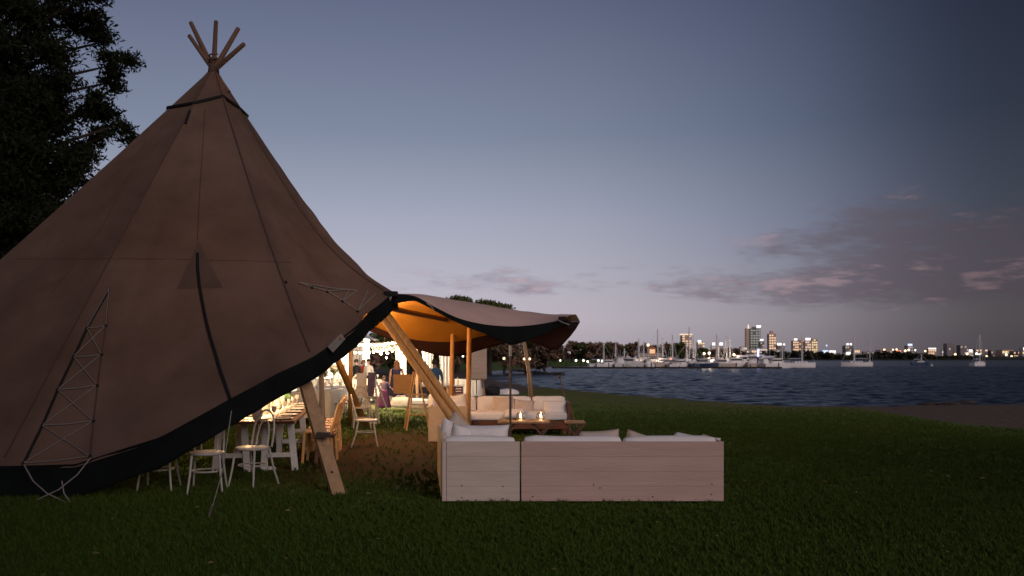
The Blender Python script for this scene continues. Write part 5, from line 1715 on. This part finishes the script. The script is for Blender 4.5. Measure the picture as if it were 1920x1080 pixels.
def sailboat(label, loc, rz, L, mast, hullmat='hull', cover='cover_blue', group='sailing boats', second=None, name='sailing_boat'):
    t = thing(name, label, 'boat', loc, rz, group)
    B, F = L * .30, L * .11 + .22
    hull_mesh(MB(), L, B, F).build('hull', M[hullmat], t, True)
    cb = MB(); cb.bbox((L * .02, 0, F + .18), (L * .40, B * .56, .42), .12); c = cb.build('cabin', M['cabin'], t)
    for sy in (-1, 1):
        for k in range(3):
            MB().box((L * (-.09 + .10 * k), sy * B * .285, F + .22), (L * .065, .02, .13)).build('window', M['glass_dark'], c)
    MB().tube([(L * .08, 0, F), (L * .08, 0, mast)], [.15, .11], 6).build('mast', M['mast'], t)
    MB().tube([(L * .07, 0, F + 1.0), (-L * .36, 0, F + .95)], .06, 6).build('boom', M['mast'], t)
    MB().tube([(L * .06, 0, F + 1.12), (-L * .1, 0, F + 1.16), (-L * .35, 0, F + 1.07)], [.10, .15, .08], 7).build('sail_cover', M[cover], t)
    MB().tube([(L * .08, 0, mast * .97), (L * .49, 0, F * 1.25)], .022, 4).build('forestay', M['mast'], t)
    MB().tube([(L * .08, 0, mast * .99), (-L * .48, 0, F)], .018, 4).build('backstay', M['mast'], t)
    for sy in (-1, 1):
        MB().tube([(L * .08, 0, mast * .9), (L * .08, sy * B * .28, mast * .55), (L * .07, sy * B * .46, F)], .018, 4).build('shroud', M['mast'], t)
    MB().tube([(L * .08, -B * .28, mast * .55), (L * .08, B * .28, mast * .55)], .025, 4).build('spreader', M['mast'], t)
    return t
def motorboat(label, loc, rz, L, hullmat='hull', tall=1.0, group='motor boats'):
    t = thing('motor_boat', label, 'boat', loc, rz, group)
    B, F = L * .33, L * .12 + .2
    hull_mesh(MB(), L, B, F, bowrise=.6).build('hull', M[hullmat], t, True)
    def cab(i, j):
        a = j * 2 * math.pi
        k = 1 - .28 * i
        return Vector((L * .02 + L * .26 * k * math.copysign(abs(math.cos(a)) ** .5, math.cos(a)), B * .40 * k * math.copysign(abs(math.sin(a)) ** .5, math.sin(a)), F + i * .95 * tall))
    c = MB().grid(cab, 4, 24).build('cabin', M['cabin'], t)
    MB().bbox((-L * .02, 0, F + .97 * tall), (L * .46, B * .66, .07), .03).build('roof', M['cabin'], t)
    for sy in (-1, 1):
        MB().box((0, sy * B * .365, F + .62 * tall), (L * .34, .05, .28 * tall)).build('window', M['glass_dark'], c)
    MB().add([(L * .235, -B * .27, F + .45 * tall), (L * .235, B * .27, F + .45 * tall), (L * .20, B * .24, F + .82 * tall), (L * .20, -B * .24, F + .82 * tall)], [(0, 1, 2, 3)]).build('windscreen', M['glass_dark'], c, thick=.03)
    MB().tube([(-L * .05, 0, F + tall), (-L * .05, 0, F + 1.9 * tall)], .03, 5).build('aerial', M['mast'], t)
    rl = MB()
    for sy in (-1, 1):
        rl.tube([(L * .15, sy * B * .42, F + .5), (L * .35, sy * B * .32, F + .6), (L * .50, 0, F + .7)], .022, 4)
    rl.build('rail', M['mast'], t)
    return t

masts = [(1128, 642, 1), (1154, 642, 0), (1172, 653, 1), (1197, 634, 0), (1203, 640, 1), (1229, 617, 0), (1244, 633, 1), (1262, 627, 0), (1284, 642, 1), (1294, 613, 0), (1300, 629, 0),
         (1307, 645, 1), (1340, 627, 0), (1349, 645, 1), (1364, 631, 0), (1369, 636, 1)]
for i, (u, vt, row) in enumerate(masts):
    Y = 185 + 8 * row + (i % 3) * 2
    m_h = CAMH - (vt - HV) / FPX * Y - WATER
    rz = R((90, 80, 100, 75, 110, 20, 95)[i % 7]) if i % 4 else R(12)
    sailboat('%s sailing boat from the left along the jetty, counted by masts' % ORD[i], (wx(u, Y), Y, WATER), rz, 6.2 + (i % 4) * .8, m_h, ('hull', 'hull', 'hull_cream', 'hull', 'hull_blue')[i % 5], ('cover_blue', 'cloth', 'cover_blue')[i % 3], 'sailing boats in the marina')
mots = [(1140, 0, 'hull', 5.5, 1.0), (1163, 0, 'hull', 7.5, 1.5), (1180, 1, 'hull', 6.5, 1.3), (1214, 0, 'hull', 6, 1.0), (1240, 1, 'hull', 6.5, 1.1), (1256, 0, 'hull_cream', 7, .9), (1275, 0, 'hull', 5.5, 1.0),
        (1290, 1, 'hull', 6.5, 1.2), (1318, 0, 'hull_blue', 6.5, 1.0), (1330, 1, 'hull', 7, 1.2), (1352, 0, 'hull_cream', 6.5, 1.0), (1378, 0, 'hull', 7.5, 1.2), (1392, 1, 'hull', 8, 1.7), (1408, 0, 'hull_cream', 7, 1.2),
        (1417, 1, 'hull', 8.5, 1.8), (1432, 0, 'hull', 6.5, 1.3), (1440, 1, 'hull', 7.5, 1.6), (1455, 0, 'hull', 6.5, 1.2)]
for i, (u, row, hm_, L, tl) in enumerate(mots):
    Y = 183.5 + 8.5 * row + (i % 2) * 2
    motorboat('%s motor boat from the left along the jetty' % ORD[i], (wx(u, Y), Y, WATER), R((15, 80, -20, 95, 170, 10)[i % 6]), L, hm_, tl, 'motor boats in the marina')
# blue-lit pillar on the pontoon and its tarpaulin
nb = thing('light_pillar', 'violet-blue lit pillar among the boats near the right end of the jetty', 'light', (wx(1421.5, 188), 188, WATER + .3))
MB().tube([(0, 0, 0), (0, 0, 2.2)], .28, 10).build('base', M['jetty'], nb)
MB().tube([(0, 0, 2.2), (0, 0, 3.9)], .20, 10).build('tube', M['violet_neon'], nb)
point_light('pillar_light', (0, -1.2, 2.8), 60, (.5, .5, 1.0), .3, nb)
# yachts moored out on the river
def moored(label, u, vb, vt, L, rz, hm='hull', nm='sailing_boat', cover='cover_blue'):
    Y = (CAMH - WATER) * FPX / (vb - HV)
    return sailboat(label, (wx(u, Y), Y, WATER), rz, L, CAMH - (vt - HV) / FPX * Y - WATER, hm, cover, 'yachts moored on the river', name=nm)
moored('sailing yacht moored at the right tip of the jetty', 1466, 689, 633, 5.2, R(60))
moored('white ketch moored just right of the jetty, its hull broadside', 1499, 689.5, 628, 7.6, R(8))
kt = MB()
moored('white yacht broadside on the river, left of the close pair', 1606, 687.5, 631, 7.4, R(175))
moored('white yacht end-on on the river, right of the close pair', 1631, 686.5, 634, 5.5, R(70), 'hull_cream')
moored('small dim dinghy with a short mast alone on the dark water', 1725, 684.5, 664, 5.5, R(5), 'hull_blue')
moored('white yacht moored farthest right on the river with a tall mast', 1835, 686.5, 627, 6.4, R(32))
by = thing('buoy', 'tiny pale buoy right of the dim dinghy', 'buoy', G(1747, 686.5, WATER))
MB().lathe([(0.25, -.2), (0.32, 0.0), (0.25, .25), (0.06, .35), (0.05, .9)], n=10).build('float', M['hull'], by, True)

# ---- club house and lamps on the far shore
YC = 262.0
zc = gz(wx(1210, YC), YC)
cl = thing('club_house', 'low white club house with orange lit turret and arched front behind the marina', 'building', (wx(1215, YC), YC, zc))
M['lit_arch'] = glow('lit_arch', (1.0, 0.72, 0.50), 1.1)
M['turret_lit'] = glow('turret_lit', (1.0, 0.48, 0.14), 0.7)
o = Vector(cl.location)
def cx(u): return wx(u, YC)
MB(o).box(((cx(1196) + cx(1243)) / 2, YC, zc + 1.0), (cx(1243) - cx(1196), 6, 2.0)).build('wall', M['render_wall'], cl)
MB(o).add([(cx(1194), YC - 3.4, zc + 2.0), (cx(1245), YC - 3.4, zc + 2.0), (cx(1245), YC + 3.4, zc + 2.0), (cx(1194), YC + 3.4, zc + 2.0), (cx(1200), YC, zc + 3.0), (cx(1240), YC, zc + 3.0)],
          [(0, 1, 5, 4), (1, 2, 5), (2, 3, 4, 5), (3, 0, 4)]).build('roof', M['render_wall'], cl)
tw = MB(o).box((cx(1221.5), YC - .5, zc + 3.4), (cx(1228) - cx(1216), 2.2, 2.0)).build('turret', M['tile_roof'], cl)
MB(o).box((cx(1221.5), YC - 1.63, zc + 3.5), (cx(1227) - cx(1217), .06, 1.3)).build('lit_panel', M['turret_lit'], tw)
MB(o).add([(cx(1215), YC - 1.8, zc + 4.4), (cx(1229), YC - 1.8, zc + 4.4), (cx(1229), YC + .8, zc + 4.4), (cx(1215), YC + .8, zc + 4.4), (cx(1222), YC - .5, zc + 5.2)], [(0, 1, 4), (1, 2, 4), (2, 3, 4), (3, 0, 4)]).build('turret_roof', M['tile_roof'], tw)
for k in range(9):
    u = 1199 + 5 * k
    MB(o).lathe([(.34, 0), (.34, 1.1), (.24, 1.35), (.02, 1.45)], (cx(u), YC - 2.99, zc + .15), 8, 1.0, .12).build('arch', M['lit_arch'], cl)
MB(o).tube([(cx(1212), YC - 3.2, zc), (cx(1212), YC - 3.2, zc + 5.2)], .12, 6).build('lamp_mast', M['white_paint'], cl)
MB(o).ball((cx(1212), YC - 3.2, zc + 5.4), .38, 10, 7).build('mast_lamp', M['warm_lamp'], cl)
for i, (u0, u1, h_) in enumerate(((1166, 1180, 1.5), (1182, 1194, 1.3), (1245, 1258, 1.4))):
    z2 = gz(cx((u0 + u1) / 2), YC - 5)
    sh = thing('shore_pavilion', '%s white lit pavilion from the left beside the club house' % ORD[i], 'pavilion', (cx((u0 + u1) / 2), YC - 5, z2), 0, 'white pavilions by the club house')
    w_ = cx(u1) - cx(u0)
    for sx in (-1, 1):
        for sy in (-1, 1):
            MB().box((sx * (w_ / 2 - .1), sy * .9, h_ / 2), (.1, .1, h_)).build('post', M['white_paint'], sh)
    MB().add([(-w_ / 2, -1.1, h_), (w_ / 2, -1.1, h_), (w_ / 2, 1.1, h_), (-w_ / 2, 1.1, h_), (0, 0, h_ + .8)], [(0, 1, 4), (1, 2, 4), (2, 3, 4), (3, 0, 4)]).build('roof', M['cloth'], sh, thick=.03)
    MB().box((0, .85, h_ * .55), (w_ * .8, .05, h_ * .6)).build('lit_panel', M['lit_arch'], sh)
lamps = [(1005, 678, 'g'), (1025, 679, 'g'), (1050, 676, 'g'), (1080, 676, 'g'), (1094, 676, 'g'), (1102, 678, 'g'), (1122, 676, 'g'), (1129, 677, 'g'), (1233, 676, 'w'), (1250, 675, 'g'), (1258, 674, 'r'), (1266, 676, 'g'), (1280, 675, 'g'),
         (1287, 675, 'g'), (1292, 675, 'g'), (1320, 663, 'w'), (1330, 662, 'w'), (1329, 673, 'w'), (1337, 674, 'w'), (1376, 665, 'w'), (945, 672, 'w'), (983, 673, 'w'), (993, 673, 'w'), (868, 668, 'g')]
for i, (u, v, k_) in enumerate(sorted(lamps)):
    Y = 250.0 if u > 1000 else 100.0
    if k_ == 'w' and u > 1200: Y = 191.0
    x = wx(u, Y); z0 = max(WATER, gz(x, Y)); zl = CAMH - (v - HV) / FPX * Y
    s_ = Y / 285.0 * .8
    t = thing('street_lamp', '%s glowing lamp from the left along the far shore lawn' % ORD[i], 'lamp', (x, Y, z0), 0, 'lamps along the far shore')
    MB().tube([(0, 0, 0), (0, 0, max(.3, zl - z0 - .1))], .07 * s_, 6).build('post', M['metal_dark'], t)
    MB().ball((0, 0, zl - z0), (.40 if k_ == 'g' else .48) * s_, 10, 7).build('globe', M[{'g': 'globe_lamp', 'w': 'warm_lamp', 'r': 'red_lamp'}[k_]], t)
    if Y == 191.0:
        point_light('lamp_light', (0, -.8, zl - z0), 190, (1.0, 0.80, 0.62), .6, t)

# ================================================================== far bank and city
fb = MB()
def bank(i, j):
    x = -400 + 2600 * i
    y = 640 + 60 * math.sin(i * 9) * .3 + 3000 * j ** 2
    z = WATER - .4 + 2.2 * min(1, j * 8) + (6 * j)
    return Vector((x, y + max(0, (x - 330) * .55), z))
fb.grid(bank, 60, 10)
M['far_bank'] = pmat('far_bank', (0.025, 0.026, 0.018), .9, .3, .02)
tag(fb.build('far_bank', M['far_bank'], smooth=True), kind='structure')
def bank_y(x):
    i = (x + 400) / 2600
    return 640 + 60 * math.sin(i * 9) * .3 + max(0, (x - 330) * .55)
# trees along the far bank
rr = random.Random(4)
ft = [(1372 + 11.5 * i) for i in range(44)]
for i, u in enumerate(ft[:40]):
    Y = 660 + rr.uniform(0, 22)
    for _ in range(6):
        Y = bank_y(wx(u, Y)) + 16 + rr.uniform(0, 8)
    prof = float(np.interp(u, [1372, 1400, 1440, 1480, 1520, 1560, 1600, 1640, 1660, 1720, 1760, 1800, 1920], [667, 664, 657, 656, 657, 661, 666, 660, 658, 661, 667, 671, 672]))
    vt = prof + rr.uniform(-1.5, 1.5)
    x = wx(u, Y)
    top_ = CAMH - (vt - HV) / FPX * Y
    z = WATER + 0.4
    make_tree('%s tree from the left along the dark far river bank' % ORD[i], (x, Y, z), max(3.0, (top_ - z)), max(4.2, (top_ - z) * .62), M['leaf_row'], 700, .85, 'trees along the far river bank', 200 + i, trunk_frac=.03, clumps_n=10)

# city buildings
WALLS = {'dark': pmat('tower_glass', (0.18, 0.19, 0.19), .45, .15, .05), 'warm': pmat('tower_warm', (0.62, 0.42, 0.32), .7, .12, .05), 'pale': pmat('tower_pale', (0.56, 0.48, 0.46), .7, .12, .05), 'grey': pmat('tower_grey', (0.25, 0.22, 0.225), .7, .15, .05)}  # warm wall colour carries the glow of the city lights
WINL = {'warm': glow('window_warm', (1.0, 0.62, 0.34), .85), 'pale': glow('window_pale', (1.0, 0.86, 0.70), .65), 'green': glow('window_green', (0.70, 0.80, 0.62), .16), 'yellow': glow('window_yellow', (1.0, 0.74, 0.32), .9), 'dim': glow('window_dim', (1.0, 0.70, 0.50), .30)}
def tower(label, u0, u1, vt, vb, Y, wall, win, lit=.7, cap=None, signs=(), spire=None, cols=3, name='city_building', setback=None):
    x0_, x1_ = wx(u0, Y), wx(u1, Y)
    z1 = CAMH - (vt - HV) / FPX * Y
    z0 = WATER + 1.0
    zvis = CAMH - (vb - HV) / FPX * Y
    t = thing(name, label, 'building', ((x0_ + x1_) / 2, Y, z0), 0, 'city buildings across the river')
    w = x1_ - x0_; H = z1 - z0; d = min(w, 40)
    wl_ = MB().box((0, 0, H / 2), (w, d, H)).build('wall', WALLS[wall], t)
    if cap:
        MB().box((0, 0, H + .8), (w * 1.12, d * 1.1, 1.6)).build('roof', M['lit_arch'] if cap == 'lit' else WALLS[wall], t)
    if setback:
        MB().box((0, 0, H + setback / 2), (w * .5, d * .5, setback), taper=.6).build('crown', WALLS[wall], t)
    rn_ = random.Random(int(u0 * 7 + vt))
    rows_ = max(2, int((z1 - max(zvis, z0)) / 4.2))
    bay = w / cols
    # lit windows: each row of each bay is a pane set proud of the wall
    for r_ in range(rows_):
        z = H - (r_ + .62) * (z1 - max(zvis, z0)) / rows_
        for c_ in range(cols):
            if rn_.random() > lit:
                continue
            MB().box((-w / 2 + bay * (c_ + .5), -d / 2 - .05, z), (bay * .72, .12, (z1 - max(zvis, z0)) / rows_ * .55)).build('window', WINL[win], wl_)
    for (su, sv, sw, sh_, mt) in signs:
        MB().box((wx(su, Y) - (x0_ + x1_) / 2, -d / 2 - .5, CAMH - (sv - HV) / FPX * Y - z0), (sw * Y / FPX, .6, sh_ * Y / FPX)).build('sign', M[mt], t)
    if spire:
        su, sv = spire
        zz = CAMH - (sv - HV) / FPX * Y - z0
        MB().tube([(wx(su, Y) - (x0_ + x1_) / 2, 0, H - 1), (wx(su, Y) - (x0_ + x1_) / 2, 0, zz)], [1.6, .5], 6).build('spire', M['lit_arch'], t)
    return t
YT = 1500.0
tower('orange-lit block with flat overhanging roof left of the tallest towers', 1277, 1295, 628, 655, YT, 'warm', 'warm', .8, 'lit')
tower('low yellowish block with a bright lamp at its corner right of the orange-lit block', 1307, 1320, 641, 656, YT, 'pale', 'yellow', .7, None, ((1310, 640, 6, 4, 'white_sign'),))
tower('small block with one bright round light, left of a pair', 1333, 1341, 648, 660, YT, 'pale', 'dim', .5, None, ((1337, 645, 5, 5, 'white_sign'),), cols=2)
tower('small block with one bright round light, right of a pair', 1347, 1355, 647, 660, YT, 'pale', 'dim', .5, None, ((1351, 645, 6, 5, 'white_sign'),), cols=2)
tower('slim salmon slab with lit spire joined to the tallest dark tower', 1397.5, 1404, 616, 655, YT, 'warm', 'warm', .35, None, (), (1403, 608), cols=1)
tower('tallest dark glass tower with a white sign on its top right', 1404.2, 1423.5, 617, 655, YT + 5, 'dark', 'green', .9, None, ((1419.5, 612.5, 8, 4, 'white_sign'),), None, cols=4, setback=4.0)
tower('orange tower with stepped top right of the tallest tower', 1440, 1453, 626, 655, YT, 'warm', 'warm', .75, None, (), (1446, 619), cols=3, setback=6.0)
tower('small block with a white roof sign between the dark and orange towers', 1424.5, 1432, 640, 660, YT - 20, 'grey', 'dim', .5, None, ((1427, 637.5, 6, 3, 'white_sign'),), cols=2)
for i, (u0, u1, vt, wn_) in enumerate(((1376, 1392, 653, 'dim'), (1388, 1402, 650, 'pale'), (1402, 1420, 655, 'warm'), (1419, 1436, 653, 'pale'), (1434, 1450, 656, 'dim'), (1448, 1462, 655, 'dim'))):
    tower('%s low lit block from the left at the foot of the tall towers' % ORD[i], u0, u1, vt, 668, 1350 + 15 * i, 'pale', wn_, .7, cols=4)
tower('low block with a broad white lit top right of the orange tower', 1456, 1469, 647, 660, YT, 'grey', 'dim', .5, None, ((1460, 645.5, 9, 4, 'white_sign'), (1468, 646, 3, 3, 'white_sign')))
tower('leftmost of four warm towers in a close row', 1485, 1496, 639, 662, YT, 'warm', 'warm', .8, None, ((1490, 636.5, 6, 3, 'white_sign'),))
tower('second of four warm towers in a close row', 1497, 1507, 637, 662, YT + 10, 'warm', 'warm', .6)
tower('third of four warm towers in a close row, with a white roof sign', 1508, 1519, 639, 662, YT, 'pale', 'warm', .75, None, ((1513, 636, 9, 4, 'white_sign'),))
tower('rightmost of four warm towers in a close row', 1520, 1531, 635, 662, YT + 10, 'warm', 'yellow', .8)
tower('low hall lit blue-white right of the warm towers', 1538, 1552, 659, 668, YT, 'pale', 'pale', .2, None, ((1545, 660, 10, 6, 'blue_sign'),))
tower('long low hall with a white lit front right of the blue-white hall', 1551, 1565, 660, 668, YT, 'pale', 'pale', .5, None, ((1558, 659, 12, 3, 'white_sign'), (1547, 648, 2, 3, 'blue_sign')))
YR = 1250.0
right = [(1582, 1597, 648, 'grey', 'dim', .35, ((1586, 645.5, 3.5, 3.5, 'white_sign'), (1592, 645.5, 3.5, 3.5, 'white_sign')), 'dark tower with two bright lights side by side on its roof'),
         (1572, 1590, 662, 'pale', 'pale', .6, ((1587, 662, 7, 4, 'white_sign'),), 'low block with a glaring light below the two-light tower'),
         (1599, 1613, 654, 'pale', 'warm', .6, (), 'low warm block behind the moored pair of yachts, left'),
         (1613, 1640, 659, 'grey', 'dim', .6, (), 'low dim block behind the moored pair of yachts, right'),
         (1646, 1668, 656, 'warm', 'dim', .6, (), 'wide dim brown block above the river bank trees'),
         (1678, 1688, 658, 'grey', 'dim', .5, ((1683, 659, 7, 3, 'red_lamp'),), 'low block with a reddish light above the bank trees'),
         (1698, 1709, 648, 'grey', 'dim', .6, ((1703.5, 646.5, 8, 3.5, 'blue_sign'),), 'single dark tower with a bluish white top'),
         (1737, 1752, 654, 'warm', 'warm', .5, ((1744, 653.5, 14, 1.8, 'white_sign'),), 'square block with a white line of light along its roof'),
         (1765, 1770, 656, 'pale', 'pale', .8, (), 'very narrow pale lit block'),
         (1772, 1786, 644, 'grey', 'dim', .2, (), 'tall dim tower, left of two dark ones near the right'),
         (1797, 1812, 647, 'grey', 'dim', .2, (), 'tall dim tower, right of two dark ones near the right'),
         (1812, 1822, 656, 'pale', 'pale', .6, ((1817, 657, 6, 3, 'white_sign'),), 'low block with a white light left of the tall masted yacht'),
         (1824, 1846, 654, 'grey', 'warm', .4, (), 'brownish block directly behind the tall masted yacht'),
         (1855, 1868, 657, 'grey', 'dim', .4, (), 'dim grey block right of the tall masted yacht'),
         (1873, 1894, 656, 'warm', 'yellow', .7, (), 'wide yellow-lit block near the right edge'),
         (1896, 1912, 658, 'grey', 'warm', .4, (), 'dim reddish block left of the last lit tower'),
         (1914, 1926, 652, 'pale', 'yellow', .6, ((1918, 654, 5, 5, 'white_sign'),), 'bright block cut by the right edge of the photo')]
for (u0, u1, vt, wall, win, lit, sg, lb) in right:
    tower(lb, u0, u1, vt, 670, YR + rr.uniform(-40, 40), wall, win, lit, None, sg, cols=4)
# lamps along the far bank on the right
for i in range(22):
    u = 1660 + i * 12 + rr.uniform(-4, 4)
    Y = 900.0
    v = rr.uniform(663, 672) if u > 1740 else rr.uniform(655, 660)
    t = thing('bank_lamp', '%s small light from the left among the buildings of the far right bank' % ORD[i], 'lamp', (wx(u, Y), Y, WATER + 1), 0, 'lights of the far right bank')
    zl = CAMH - (v - HV) / FPX * Y - WATER - 1
    MB().tube([(0, 0, 0), (0, 0, zl)], .25, 5).build('post', M['metal_dark'], t)
    MB().ball((0, 0, zl), rr.uniform(.7, 1.15), 8, 6).build('globe', M[rr.choice(['globe_lamp', 'warm_lamp', 'warm_lamp'])], t)
